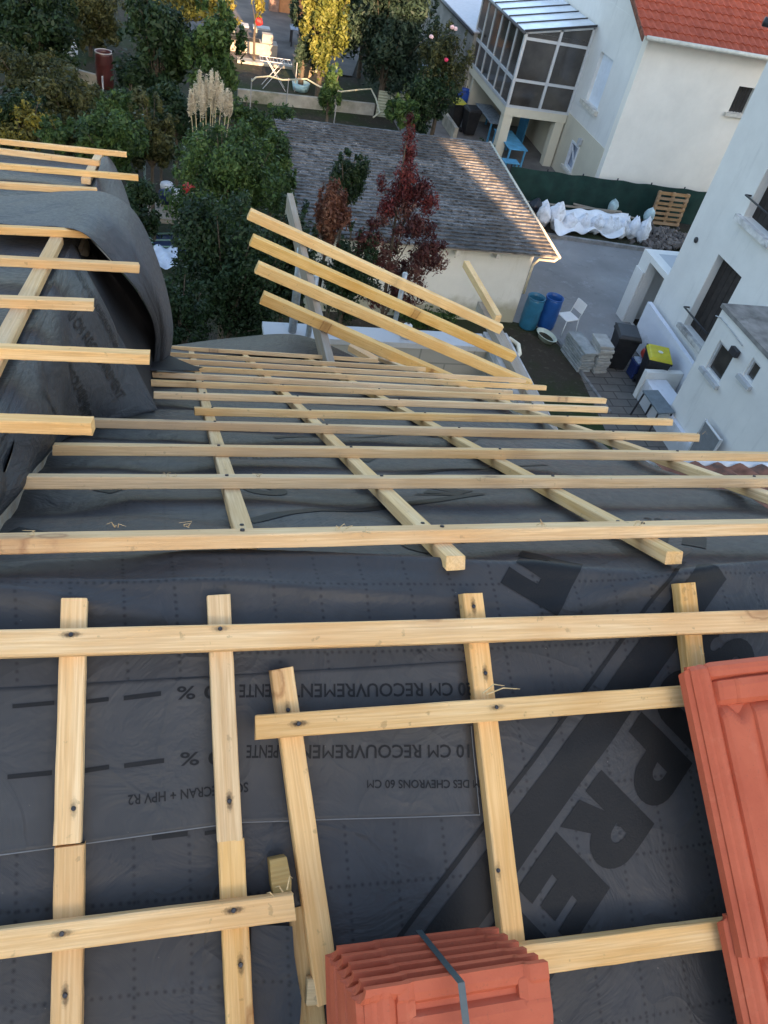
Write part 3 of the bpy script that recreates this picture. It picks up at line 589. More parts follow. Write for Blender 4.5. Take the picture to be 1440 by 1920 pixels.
# dormer timber
gD = 'battens across the dormer roof'
for (pa, pb, y0, y1, lb) in (((187, 293), (163, 358), 0, 0, 'far length of the dormer rafter showing between its last battens'), ((105, 447), (-30, 752), 0, 0, 'near length of the weathered dormer rafter running down to the left edge')):
    a = PX(*pa, -.37); b = PX(*pb, -.37); a.z = dz(a.y) - TH; b.z = dz(b.y) - TH
    board('counter_batten', a, b, CW * 1.15, TH, ND, W_FAR, lb, 'batten', 'counter battens on the dormer')
drows = [((-60, 255), (237, 286), 'topmost batten of the dormer, farthest from the camera'), ((-60, 303), (186, 303), 'second dormer batten, ending on the far rafter length'), ((-60, 302), (258, 329), 'third dormer batten with a dark knot, overhanging the far corner'), ((-60, 339), (180, 354), 'fourth dormer batten, just behind the folded underlay'),
         ((-60, 423), (170, 434), 'fifth dormer batten, its end hidden under the folded underlay'), ((-60, 481), (260, 498), 'sixth dormer batten, its free end in front of the open flap'), ((-60, 558), (174, 567), 'seventh dormer batten, cut short by the printed side panel'),
         ((-60, 652), (280, 666), 'eighth dormer batten, the longest one reaching past the flap'), ((-60, 789), (172, 797), 'nearest and thickest looking dormer batten with nail holes at its end')]
drows[1] = ((-60, 272), (186, 302), drows[1][2])
def dpt(px): n = (0, DSL, 1); return Vector(hit(*px, n, DZ0 + TH))
for pa, pb, lb in drows:
    a = dpt(pa); b = dpt(pb); a.x -= .6 * 0; off = ND * -TH; sh = Vector((0, .02, -.02 * DSL))
    board('roof_batten', a + off + sh, b + off + sh, CW * .95, TH, ND, W_NEAR, lb, 'batten', gD, seg=14)
# ------------------------------------------------------------------ eave flap and membrane roll end
ef = surf_grid([[FP(-.05, 4.05, .0), FP(.35, 4.12, .02), FP(.75, 4.15, .02), FP(1.20, 4.05, .01)],
                [FP(-.05, 4.30, .04), Vector(hit(430, 634, (0, 1, 0), 5.0)), Vector(hit(560, 628, (0, 1, 0), 4.9)), FP(1.22, 4.1, .03)],
                [FP(-.05, 4.55, .0), FP(.35, 4.6, -.05), FP(.75, 4.6, -.05), FP(1.22, 4.2, .0)]])
o = skin('membrane_flap', ef, 40, 16, M_MEM, None, (1, 1)); tag(o, 'black flap of underlay lifted at the eave beneath the grey rafter foot', 'roofing membrane')
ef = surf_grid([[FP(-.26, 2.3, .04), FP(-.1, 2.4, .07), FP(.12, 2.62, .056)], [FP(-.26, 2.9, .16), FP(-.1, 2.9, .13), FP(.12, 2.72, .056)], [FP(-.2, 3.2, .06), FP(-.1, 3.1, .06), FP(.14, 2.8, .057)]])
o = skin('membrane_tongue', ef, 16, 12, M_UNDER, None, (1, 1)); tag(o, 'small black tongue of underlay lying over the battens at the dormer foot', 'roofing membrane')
#@@BODY
# ------------------------------------------------------------------ the house under the roof
M_CREAM = stucco('cream_render', (.66, .60, .47), (.34, .28, .16), .6, .35)
M_BLOCK = NT('concrete_block'); _co = M_BLOCK.coord(); _br = M_BLOCK.n('TexBrick'); _br.inputs['Scale'].default_value = 1; _br.inputs['Brick Width'].default_value = .5; _br.inputs['Row Height'].default_value = .2; _br.inputs['Mortar Size'].default_value = .008
_mp = M_BLOCK.n('Mapping'); _mp.inputs['Rotation'].default_value = (math.radians(90), 0, 0); M_BLOCK.l(_co, _mp.inputs[0]); M_BLOCK.l(_mp.outputs[0], _br.inputs['Vector']); _br.inputs['Color1'].default_value = (.36, .35, .31, 1); _br.inputs['Color2'].default_value = (.42, .41, .37, 1); _br.inputs['Mortar'].default_value = (.22, .22, .2, 1)
M_BLOCK = M_BLOCK.done(M_BLOCK.mix(M_BLOCK.math('MULTIPLY', M_BLOCK.noise(_co, 3, 6), .5), _br.outputs[0], (.28, .27, .24)), .9, M_BLOCK.bump(M_BLOCK.noise(_co, 60, 4), .3, .004), .1)
HB = empty('roof_house', (0, 0, 0), 'house carrying the opened roof the photo is taken from, mostly hidden', 'house')
m = MB(); zo = ZR - .12
m.prism([(-4.6, -5.5, 0), (-4.6, 4.3, 0), (-4.6, 4.3, zo - (4.3 - YR) * sb / cb), (-4.6, YR, zo), (-4.6, -5.5, zo - (YR + 5.5) * sb / cb)], (6.0, 0, 0))
m.build('wall', M_CREAM, HB)
# block room behind the eave
ZW = 6.6
cA = G(905, 590, ZW); cB = G(1010, 770, ZW); cL = G(500, 618, ZW)
M_CAP = stucco('pale_wall_cap', (.50, .51, .52), (.16, .16, .15), 0, .7)
m = MB(); yb = cA.y; xr = (cA.x + cB.x) / 2
BW = empty('block_wall', (xr - 1, yb, ZW), 'unfinished block wall with pale cap standing beyond the eave', 'wall')
bl = lambda p: Vector(p) - BW.location
yb = G(700, 627, ZW).y
XL = G(498, 615, ZW).x; m.box(bl((XL, yb - .1, 2.5)), bl((xr - .14, yb + .1, ZW - .05))); m.build('back_blocks', M_BLOCK, BW)
m = MB(); m.box(bl((XL - .02, yb - .11, ZW - .05)), bl((xr - .14, yb + .11, ZW))); m.build('wall_cap', M_CAP, BW)
m = MB(); m.box(bl((xr - .14, 2.2, 2.5)), bl((xr + .1, yb + .12, ZW - .03))); m.build('side_blocks', M_BLOCK, BW)
m = MB(); m.box(bl((xr - .12, 2.2, ZW - .03)), bl((xr + .11, yb + .13, ZW + .01))); m.build('side_cap', plain('rough_concrete', (.42, .42, .42), .9, .2, .3, 8, dirt=(.16, .16, .16)), BW)
# lean-to timbers
gJ = 'new golden joists laid across the lean-to'
nJ = (.344, 0, 1); dJ = .344 * .95 + 7.43
JW, JH = .06, .075
def jp(px): return Vector(hit(*px, nJ, dJ + JH))
NJ = Vector(nJ).normalized()
for (pa, pb, lb) in (((470, 390), (942, 608), 'topmost golden joist of the lean-to, crossing the red-leaved tree'), ((475, 438), (966, 660), 'second golden joist of the lean-to from the top'), ((485, 489), (996, 712), 'third golden joist of the lean-to, its end over the block wall corner'), ((495, 545), (985, 762), 'lowest golden joist of the lean-to, passing under the far battens')):
    a, b = jp(pa), jp(pb); sh = Vector((0, -.02, 0))
    if 'lowest' in lb: b = a + (b - a) * .93
    board('joist', a - NJ * JH + sh, b - NJ * JH + sh, JW, JH, NJ, W_GOLD, lb, 'joist', gJ, ch=.003, seg=12)
zl = dJ - .344 * .97 - .0
a = G(541, 362, zl - .02); b = G(628, 668, zl - .02); a.x = b.x = .97
a.z = b.z = zl - .17
board('purlin', a, b + Vector((0, -.25, -.0)), .05, .15, (0, 0, 1), W_GREY, 'weathered grey plank on edge carrying the upper ends of the joists', 'plank', ch=.003)
zr2 = dJ - .344 * (xr) - .01
a = G(853, 487, zr2); b = G(1000, 745, zr2)
o = board('purlin', Vector((xr - .03, a.y, zr2 - .07)), Vector((xr + .0, G(884, 552, zr2).y - .35, zr2 - .07)), .06, .07, (0, 0, 1), W_GOLD, 'golden timber end sticking out past the block wall corner', 'beam', ch=.003)
m = board('wall_plate', Vector((xr - .035, G(884, 552, zr2).y, ZW + .01)), Vector((xr - .0, 3.0, ZW + .01)), .10, .085, (0, 0, 1), W_GREY, 'grey wall plate lying on the side wall under the joist ends', 'beam', ch=.003)
o = board('rafter_foot', G(655, 655, 6.95), G(795, 735, 6.90), .06, .05, (0, 0, 1), W_FAR, 'pale timber lying askew at the corner of the eave', 'beam')
for px0, px1, z0, z1, r, lb in (((572, 520), (548, 622), 7.1, ZW, .035, 'grey steel prop standing on the back wall left of the plank'), ((583, 600), (578, 630), 6.9, ZW, .025, 'short galvanised prop beside the grey plank foot'), ((728, 602), (722, 690), 6.9, 6.2, .022, 'thin steel pipe rising from the back wall between the joists')):
    p = G(*px1, z1); q = Vector((p.x, p.y, z0 + .25)); mm_ = MB().tube([p - Vector((0, 0, .1)), q], r, 8).build('steel_prop', plain('galvanised', (.33, .36, .38), .4, .5, .3, 20, .5), None, True); tag(mm_, lb, 'prop')
m = MB(); p = G(760, 632, ZW); m.lathe([(0, 0), (.05, 0), (.055, .05), (.04, .12), (.015, .14)], c=p, n=14); tag(m.build('plastic_jug', plain('white_plastic', (.6, .62, .64), .4), None, True), 'small white plastic jug standing on the back wall cap', 'jug')
m = MB(); p = G(958, 648, ZW - .1); m.tube([p + Vector((-.08, .05, 0)), p + Vector((.02, .1, .01)), p + Vector((.08, .02, 0)), p + Vector((.06, -.1, -.02)), p + Vector((-.02, -.16, -.05))], .022, 8); tag(m.build('bent_hose', plain('cream_plastic', (.62, .58, .46), .5), None, True), 'bent cream hose hanging over the side wall', 'hose')
# low red-tiled roof at the right
def tiled_roof(name, a, b, c, mat, pitch, rows_, parent=None):
    """a,b eave ends, c upslope vector: rolls run along c, steps every row"""
    a, b, c = Vector(a), Vector(b), Vector(c); L = (b - a).length; n = int(L / pitch) * 6; ex = (b - a) / n; nrm = (b - a).cross(c).normalized(); vs = []; fs = []; k = n + 1
    if nrm.z < 0: nrm = -nrm
    for r in range(rows_):
        for e in (0, 1):
            base = a + c * ((r + e) / rows_); lift = .035 * (1 - e)
            for i in range(k): vs.append(base + ex * i + nrm * (lift + .022 * math.cos(2 * math.pi * i / 6)))
    for r in range(rows_ * 2 - 1):
        for i in range(n): fs.append((r * k + i, r * k + i + 1, (r + 1) * k + i + 1, (r + 1) * k + i))
    for e in (0, k - 1): pass
    return mesh(name, vs, fs, mat, parent, False)
M_OLDT = plain('old_red_tiles', (.20, .085, .055), .85, .2, .4, 9, dirt=(.06, .055, .05))
LR_ = empty('low_roof', G(1330, 880, 6.2), 'strip of old mossy red roof tiles beyond the right edge of the far slope', 'roof')
a = G(1215, 872, 6.2) ; b = G(1500, 884, 6.2)
o = tiled_roof('old_tiles', a - LR_.location, b + (b - a) * .6 - LR_.location, Vector((0, -1.7, .7)), M_OLDT, .22, 5, LR_)
MB().tube([a - LR_.location + Vector((0, .06, -.02)), b + (b - a) * .6 - LR_.location + Vector((0, .06, -.02))], .045, 10).build('gutter', plain('white_gutter', (.6, .61, .62), .5), LR_, True)
MB().box(a - LR_.location + Vector((.02, -.6, -.5)), b + (b - a) * .6 - LR_.location + Vector((0, -.02, -.06))).build('wall', M_CREAM, LR_)
#@@GROUND
# ------------------------------------------------------------------ ground
def ground_mat():
    t = NT('garden_soil'); co = t.coord('Object'); n = t.noise(co, .35, 6, .7); g = t.noise(co, 5, 6, .7)
    col = t.mix(t.ramp(n, [(.42, (0, 0, 0)), (.6, (1, 1, 1))]), (.050, .042, .032), (.030, .045, .018)); col = t.mix(t.ramp(g, [(.55, (0, 0, 0)), (.75, (1, 1, 1))]), col, (.11, .095, .075))
    return t.done(col, .95, t.bump(t.noise(co, 14, 6), .6, .04), .1)
M_GR = ground_mat()
tag(mesh('ground', [(-300, -300, 0), (300, -300, 0), (300, 400, 0), (-300, 400, 0)], [(0, 1, 2, 3)], M_GR), kind='structure')
def asphalt():
    t = NT('yard_concrete'); co = t.coord('Object'); n = t.noise(co, .28, 5, .6); s_ = t.noise(co, 1.7, 6, .75)
    col = t.mix(t.ramp(n, [(.35, (0, 0, 0)), (.65, (1, 1, 1))]), (.21, .205, .20), (.32, .31, .30)); col = t.mix(t.ramp(s_, [(.55, (0, 0, 0)), (.72, (1, 1, 1))]), col, (.34, .34, .34))
    col = t.mix(t.ramp(t.noise(co, 2.5, 6, .7), [(.6, (0, 0, 0)), (.8, (1, 1, 1))]), col, (.10, .10, .10)); return t.done(col, .85, t.bump(t.noise(co, 40, 4), .3, .01), .2)
yardp = [(8.7, 17.5), (9.9, 17.35), G(1105, 705)[:2], (10.6, 12.2), (12.4, 11.5), (12.4, 18.6), (16.5, 19), (17.5, 23), (9.4, 24.6), (8.85, 20)]
yardp = [(8.75, 17.45), (9.55, 17.2), (10.15, 14.9), (12.5, 14.5), (12.5, 18.6), (18, 18.6), (18, 22.3), (9.2, 24.0)]
tag(mesh('yard', [(x, y, .006) for x, y in yardp], [tuple(range(len(yardp)))], asphalt()), kind='structure')
def paving():
    t = NT('paving_slabs'); co = t.coord('Object'); b_ = t.n('TexBrick'); b_.offset = .5; b_.inputs['Scale'].default_value = 1; b_.inputs['Brick Width'].default_value = .5; b_.inputs['Row Height'].default_value = .3; b_.inputs['Mortar Size'].default_value = .018
    b_.inputs['Color1'].default_value = (.17, .155, .14, 1); b_.inputs['Color2'].default_value = (.135, .125, .115, 1); b_.inputs['Mortar'].default_value = (.075, .07, .062, 1); t.l(co, b_.inputs['Vector'])
    col = t.mix(t.math('MULTIPLY', t.ramp(t.noise(co, 2, 6, .7), [(.45, (0, 0, 0)), (.7, (1, 1, 1))]), .5), b_.outputs[0], (.09, .085, .075)); return t.done(col, .9, t.bump(b_.outputs['Fac'], -.4, .01), .2)
pv = [(9.95, 15.9), (10.6, 16.2), (12.5, 16.4), (12.5, 6.0), (8.3, 6.0), (9.6, 12.5)]
tag(mesh('path', [(x, y, .012) for x, y in pv], [tuple(range(len(pv)))], paving()), kind='structure')
c0, c1 = G(1042, 640), G(1140, 775); o = MB().prism([c0, c1, c1 + Vector((.07, 0, 0)), c0 + Vector((.07, 0, 0))], (0, 0, .07)).build('edging_kerb', plain('edging_concrete', (.2, .2, .2), .9, .2, .3)); tag(o, 'low grey edging strip between the bare soil and the paving', 'kerb')
# generic things ------------------------------------------------------------------
PL = lambda n, c, r=.6, **k: plain(n, c, r, **k)
M_WHITE = stucco('white_render', (.78, .76, .72), (.40, .39, .37), 0, .42); M_WHITE_LIT = stucco('white_render_lit', (.90, .84, .74), (.7, .65, .56), 0, .2)
M_BEIGE = stucco('beige_render', (.66, .60, .47), (.45, .38, .28), 0, .3); M_DARKIN = PL('dark_interior', (.03, .028, .027), .8); M_STONE = PL('sill_stone', (.62, .58, .5), .8, var=.2)
def glass():
    t = NT('window_glass'); co = t.coord('Object'); c = t.ramp(t.noise(co, 1.2, 4), [(.3, (.03, .027, .025)), (.7, (.085, .075, .065))]); return t.done(c, .08, None, .8)
M_GLASS = glass(); M_ALU = PL('aluminium', (.62, .63, .64), .45, spec=.5, var=.05, metal=.3)
def wall_poly(pts, d, mat, name, par): return MB().prism(pts, d).build(name, mat, par)
# ------------------------------------------------------------------ shed
sh = G(960, 604); X0, Y0 = sh.x, sh.y - .02; zE = 2.05; SX0, SX1 = 2.9, X0
SHED = empty('shed', (6.2, Y0 + 3, 0), 'long low shed with pale front wall and mossy tiled roof', 'shed')
sl_ = lambda p: Vector(p) - SHED.location
YB = 24.6; RS = .0
MB().box(sl_((SX0 + .3, Y0, 0)), sl_((SX1, YB - .3, zE))).build('wall', stucco('shed_render', (.82, .80, .72), (.30, .27, .15), .35, .3), SHED)
def shed_mat():
    t = NT('mossy_tiles'); co = t.coord('Object'); n = t.noise(co, 3.2, 7, .75); n2 = t.noise(co, 17, 5, .7); n3 = t.noise(co, .45, 4)
    col = t.mix(t.ramp(n, [(.35, (0, 0, 0)), (.65, (1, 1, 1))]), (.07, .07, .072), (.215, .215, .215)); col = t.mix(t.ramp(n2, [(.58, (0, 0, 0)), (.68, (1, 1, 1))]), col, (.44, .43, .41))
    col = t.mix(t.math('MULTIPLY', t.ramp(t.noise(co, 7, 5), [(.55, (0, 0, 0)), (.63, (1, 1, 1))]), .8), col, (.035, .035, .032)); col = t.mix(t.math('MULTIPLY', t.ramp(n3, [(.5, (0, 0, 0)), (.56, (1, 1, 1))]), .55), col, (.05, .048, .046))
    sep = t.n('SeparateXYZ'); t.l(co, sep.inputs[0]); rt = t.ramp(t.math('ADD', t.math('MULTIPLY', sep.outputs[0], .25), t.math('MULTIPLY', t.noise(co, 2, 3), .3)), [(.45, (0, 0, 0)), (.75, (1, 1, 1))])
    col = t.mix(t.math('MULTIPLY', rt, .12), col, (.34, .26, .2)); return t.done(col, .9, t.bump(n2, .6, .03), .1)
m = MB(); nr = 36; y0 = Y0 - .35; y1 = YB; x0 = SX0; r_ = random.Random(3)
for i in range(nr):
    ya = y0 + (y1 - y0) * i / nr; yb_ = y0 + (y1 - y0) * (i + 1) / nr; nseg = 60; 
    xe0 = 9.22 + .42 * (ya - y0) / (y1 - y0); xe1 = 9.22 + .42 * (yb_ - y0) / (y1 - y0)
    vs = []; fs = []
    for j in range(nseg + 1):
        f = j / nseg; bump_ = r_.uniform(-.010, .010)
        for (yy, zz, xe) in ((ya, 2.09, xe0), (ya, 2.135, xe0), (yb_, 2.10, xe1)): vs.append(sl_((x0 + (xe - x0) * f, yy + r_.uniform(-.012, .012), zz + bump_)))
    for j in range(nseg): fs += [(j * 3, j * 3 + 3, j * 3 + 4, j * 3 + 1), (j * 3 + 1, j * 3 + 4, j * 3 + 5, j * 3 + 2)]
    m.add(vs, fs)
m.build('roof', shed_mat(), SHED)
MB().prism([sl_((x0, y0, 2.06)), sl_((9.22, y0, 2.06)), sl_((9.64, y1, 2.06)), sl_((x0, y1, 2.06))], (0, 0, .03)).build('roof_deck', W_GREY, SHED)
MB().tube([sl_((9.27, y0 - .03, 2.1)), sl_((9.69, y1, 2.1))], .04, 8).build('gutter', PL('cream_gutter', (.6, .54, .42), .5), SHED, True)
MB().tube([sl_((9.27, y0 + .02, 2.08)), sl_((9.2, y0 + .03, 1.98)), sl_((8.92, Y0 - .05, 1.86)), sl_((X0 + .02, Y0 - .05, 1.7)), sl_((X0 + .02, Y0 - .05, .9))], .035, 8).build('downpipe', PL('cream_pipe', (.7, .62, .45), .5), SHED, True)
for px in ((860, 452), (932, 470)):
    p = PY(*px, Y0 - .12); MB().box(sl_((p.x - .05, Y0 - .3, 1.9)), sl_((p.x + .04, Y0 + .0, 2.04))).build('rafter_end', M_STONE, SHED)
#@@HOUSES
# ------------------------------------------------------------------ right house, wall facing left at x = XW
XW = 12.3
RH = empty('white_house', (XW, 14, 0), 'tall white rendered house filling the right edge with barred dark shutters', 'house')
rl = lambda p: Vector(p) - RH.location
def yz(px, X=XW): p = PX(*px, X); return p.y, p.z
# wall with openings (front skin cut into rectangles)
def wall_x(X, y0, y1, z0, z1, holes, mat, th, par, loc, name='wall', sgn=1):
    """wall in plane x = X, thickness th to +x, rectangular holes (ya,yb,za,zb)"""
    ys = sorted({y0, y1, *[h[0] for h in holes], *[h[1] for h in holes]}); zs = sorted({z0, z1, *[h[2] for h in holes], *[h[3] for h in holes]}); m = MB()
    inside = lambda y, z: any(h[0] < y < h[1] and h[2] < z < h[3] for h in holes)
    V = lambda x, y, z: Vector((x, y, z)) - loc
    ok = [[not inside((a + b) / 2, (c + d) / 2) for c, d in zip(zs, zs[1:])] for a, b in zip(ys, ys[1:])]
    def quad(*p): n = len(m.v); m.v += [V(*q) for q in p]; m.f.append((n, n + 1, n + 2, n + 3))
    for i, (a, b) in enumerate(zip(ys, ys[1:])):
        for j, (c, d) in enumerate(zip(zs, zs[1:])):
            if not ok[i][j]: continue
            quad((X, a, c), (X, a, d), (X, b, d), (X, b, c)); quad((X + th, a, c), (X + th, b, c), (X + th, b, d), (X + th, a, d))
            if i == 0 or not ok[i - 1][j]: quad((X, a, c), (X + th, a, c), (X + th, a, d), (X, a, d))
            if i == len(ys) - 2 or not ok[i + 1][j]: quad((X, b, c), (X, b, d), (X + th, b, d), (X + th, b, c))
            if j == 0 or not ok[i][j - 1]: quad((X, a, c), (X, b, c), (X + th, b, c), (X + th, a, c))
            if j == len(zs) - 2 or not ok[i][j + 1]: quad((X, a, d), (X + th, a, d), (X + th, b, d), (X, b, d))
    return m.build(name, mat, par)
dY0, dZ0 = 14.30, 1.42; dY1, dZ1 = 15.38, 3.3
wY0, wY1, wZ0 = 14.0, 15.2, 4.30
wall_x(XW, 2.0, 16.8, 0, 10.5, [(dY0, dY1, dZ0, dZ1), (wY0, wY1, wZ0, 5.9)], M_WHITE, .45, RH, RH.location)
MB().box(rl((XW + .45, 2, 0)), rl((XW + 9, 16.8, 10.5))).build('wall', M_WHITE, RH)
def shutter(y0, y1, z0, z1, x, par, loc, nb_=7):
    m = MB(); pw = (y1 - y0) / nb_
    for i in range(nb_): m.box(Vector((x, y0 + i * pw + .006, z0)) - loc, Vector((x + .03, y0 + (i + 1) * pw - .006, z1)) - loc)
    return m.build('shutter', PL('dark_shutter', (.028, .022, .02), .7, var=.4, sc=9), par)
shutter(dY0, dY1, dZ0, dZ1, XW + .2, RH, RH.location, 5); shutter(wY0, wY1, wZ0, 5.9, XW + .22, RH, RH.location, 6)
MB().box(rl((XW - .10, dY0 - .15, dZ0 - .12)), rl((XW + .2, dY1 + .12, dZ0 - .002))).build('door_sill', PL('stained_stone', (.5, .48, .45), .8, var=.4, sc=5, dirt=(.14, .13, .12)), RH)
MB().box(rl((XW - .14, wY0 - .12, wZ0 - .12)), rl((XW + .2, wY1 + .12, wZ0 - .002))).build('window_sill', PL('sill_worn', (.6, .58, .56), .8, var=.3, sc=5, dirt=(.2, .19, .18)), RH)
M_IRON = PL('dark_iron', (.03, .03, .035), .5, var=.2)
for (y0, y1, z) in ((dY0 - .05, dY1 + .12, dZ0 + .42), (wY0 - .05, wY1 + .1, wZ0 + .42)):
    MB().tube([rl((XW + .1, y1 - .02, z)), rl((XW - .16, y1 - .04, z + .02)), rl((XW - .16, y0 + .04, z + .02)), rl((XW + .1, y0, z))], .022, 8).build('guard_rail', M_IRON, RH, True)
p = PX(1306, 450, XW); MB().lathe([(.07, 0), (.07, .03), (.03, .05), (0, .05)], n=12).build('vent_pipe', M_IRON, RH, True, M=Matrix.Translation(p - RH.location) @ Matrix.Rotation(-math.pi / 2, 4, 'Y'))
p = PX(1432, 40, XW - .35); m = MB(); m.tube([p - RH.location, p - RH.location + Vector((.36, -.15, 0))], .09, 12); m.build('flood_lamp', M_IRON, RH, True)
# low extension with open doorway at the far corner
EXT = empty('low_extension', (XW, 17.4, 0), 'low white extension with an open doorway at the far corner of the white house', 'building'); el = lambda p: Vector(p) - EXT.location
wall_x(XW, 16.8, 18.25, 0, 1.98, [(16.9, 17.78, .002, 1.83)], M_WHITE, .3, EXT, EXT.location)
MB().box(el((XW + .3, 18.0, 0)), el((XW + 2.6, 18.25, 1.98))).build('wall', M_WHITE, EXT)
MB().box(el((XW + 1.2, 16.8, 0)), el((XW + 1.25, 18.0, 1.98))).build('inner_door', PL('grey_panel', (.32, .33, .34), .6, var=.1), EXT)
MB().box(el((XW + .3, 16.8, 1.86)), el((XW + 2.6, 18.0, 1.98))).build('roof', M_CAP, EXT)
MB().box(el((XW - .05, 17.80, 0)), el((XW - .01, 18.24, 1.5))).build('open_door', M_WHITE, EXT)
# stair parapet
PP = 12.02; o = MB().prism([(PP, 16.75, 0), (PP, 14.05, 0), (PP, 14.05, 1.12), (PP, 16.75, 1.24)], (.12, 0, 0)).build('parapet_wall', stucco('blue_white_render', (.74, .76, .82), (.4, .4, .4), .2, .2)); tag(o, 'smooth bluish white parapet of the outside stair behind the bins', 'wall')
MB().box((PP + .12, 14.0, 0), (XW - .004, 16.7, .95)).build('stair_landing', M_CAP); tag(bpy.data.objects['stair_landing'], 'concrete stair landing between parapet and white house', 'stairs')
# annex
XA = 11.1; AX = empty('annex', (XA, 12, 0), 'small white annex with flat stained concrete roof, two windows and a lamp', 'building'); al = lambda p: Vector(p) - AX.location
w1 = [PX(x, y, XA) for x, y in ((1350, 637), (1379, 672), (1322, 690), (1347, 723))]; w2 = [PX(x, y, XA) for x, y in ((1412, 670), (1428, 686), (1392, 710), (1408, 722))]
W1 = (w1[3].y + .02, w1[0].y, w1[3].z + .02, w1[0].z); W2 = (w2[3].y, w2[0].y, w2[3].z, w2[0].z); aY1 = PX(1357, 575, XA).y; zA = PX(1355, 567, XA).z
print('annex', W1, W2, aY1, zA)
W3 = (9.4, 10.3, 0.0, 1.15)
wall_x(XA, 5.5, aY1, 0, zA - .1, [W1, W2], M_WHITE, .25, AX, AX.location)
MB().box(al((XA + .25, aY1 - .25, 0)), al((XW - .003, aY1, zA - .1))).build('wall', M_WHITE, AX)
MB().box(al((XA + .8, 5.5, 0)), al((XA + .85, aY1 - .26, zA - .12))).build('back_panel', M_DARKIN, AX)
MB().box(al((XA - .03, 5.4, zA - .09)), al((XW - .004, aY1 + .06, zA))).build('roof_slab', PL('stained_concrete', (.22, .21, .20), .9, var=.4, sc=3, dirt=(.4, .39, .37)), AX)
for W_, nm in ((W1, 'large'), (W2, 'small')):
    y0, y1, z0, z1 = W_; f = MB(); t_ = .05
    f.box(al((XA + .03, y0, z0)), al((XA + .1, y0 + t_, z1))).box(al((XA + .03, y1 - t_, z0)), al((XA + .1, y1, z1))).box(al((XA + .03, y0 + t_, z0)), al((XA + .1, y1 - t_, z0 + t_))).box(al((XA + .03, y0 + t_, z1 - t_)), al((XA + .1, y1 - t_, z1)))
    fo = f.build('window', PL('window_frame', (.6, .6, .6), .5), AX); MB().box(al((XA + .08, y0 + t_, z0 + t_)), al((XA + .09, y1 - t_, z1 - t_))).build('pane', M_GLASS, fo)
    MB().box(al((XA - .09, y0 - .07, z0 - .09)), al((XA + .03, y1 + .07, z0 - .003))).build('window_sill', M_CAP, AX)
p = PX(1383, 660, XA); MB().box(Vector((-.12, -.12, -.07)), Vector((-.03, .12, .07))).tube([(0, 0, 0), (-.1, 0, 0)], .015).build('wall_lamp', M_IRON, AX, M=Matrix.Translation(p - AX.location))
pts = [PX(x, y, XA - .02) for x, y in ((1342, 592), (1352, 596), (1372, 620), (1392, 648))]; MB().tube([q - AX.location for q in pts], .012, 6).build('conduit', M_CAP, AX, True)
# low white walls and gate below the annex
o = MB().box((11.0, 14.15, 0), (12.0, 14.30, .78)).build('return_wall', M_WHITE); tag(o, 'short low white wall running out beside the yellow-lidded bin', 'wall')
o = MB().prism([(11.04, 14.14, 0), (10.98, 13.1, 0), (10.99, 10.2, 0), (11.09, 10.2, 0), (11.09, 13.11, 0), (11.6, 13.12, 0), (11.6, 14.14, 0)], (0, 0, .60)).build('low_wall', stucco('low_wall_render', (.72, .74, .80), (.4, .4, .4), .2, .2)); tag(o, 'low white bank wall at the foot of the annex behind the grey table', 'wall')
GT = empty('metal_gate', G(1330, 845), 'grey sheet metal gate panel in a thin frame below the annex', 'gate'); gl = GT.location
q = [PX(x, y, 10.9) for x, y in ((1322, 790), (1350, 828))]
MB().box(Vector((10.9, q[1].y, .05)) - gl, Vector((10.93, q[0].y, q[0].z)) - gl).build('gate_panel', PL('gate_grey', (.2, .21, .22), .5), GT)
fr = MB(); 
for yy in (q[0].y, q[1].y): fr.tube([Vector((10.91, yy, 0)) - gl, Vector((10.91, yy, q[0].z + .05)) - gl], .03)
fr.tube([Vector((10.91, q[0].y, q[0].z + .02)) - gl, Vector((10.91, q[1].y, q[0].z + .02)) - gl], .025).build('gate_frame', M_ALU, GT)
# ------------------------------------------------------------------ far house
XF = 14.2; yC = PX(1136, 305, XF).y; yCt = PX(1217, 62, XF); print('far corner', yC, yCt)
YF = (yC + yCt.y) / 2; ZE = yCt.z; YCON = 29.1
FH = empty('far_house', (XF + 3, YF + 3, 0), 'white two-storey house with red tiled roof and cream base', 'house'); fl_ = lambda p: Vector(p) - FH.location
ZS = PX(1136, 303, XF).z
sh_ = [PX(x, y, XF) for x, y in ((1128, 96), (1153, 117), (1090, 182), (1118, 210))]
SW = (sh_[3].y, sh_[0].y, sh_[3].z + .05, sh_[0].z)
bw = [PX(x, y, XF) for x, y in ((1075, 262), (1092, 276), (1055, 308), (1073, 325))]; BW_ = (bw[3].y + .05, bw[0].y, max(bw[3].z, .3), bw[0].z)
print('shutter', SW, 'basewin', BW_, 'ZS', ZS, 'ZE', ZE)
zmid = PX(1060, 222, XF).z
wall_x(XF, YF + .3, 37, 2.0, ZE + .1, [SW], M_WHITE, .3, FH, FH.location); wall_x(XF - .02, YF + .28, 37, 0, 2.0, [BW_], M_BEIGE, .3, FH, FH.location, 'base_wall')
lw = [PY(x, y, YF) for x, y in ((1390, 162), (1413, 165), (1365, 210), (1388, 215))]; LW = (lw[2].x, lw[1].x, lw[2].z, lw[0].z); print('litwin', LW)
m = MB()
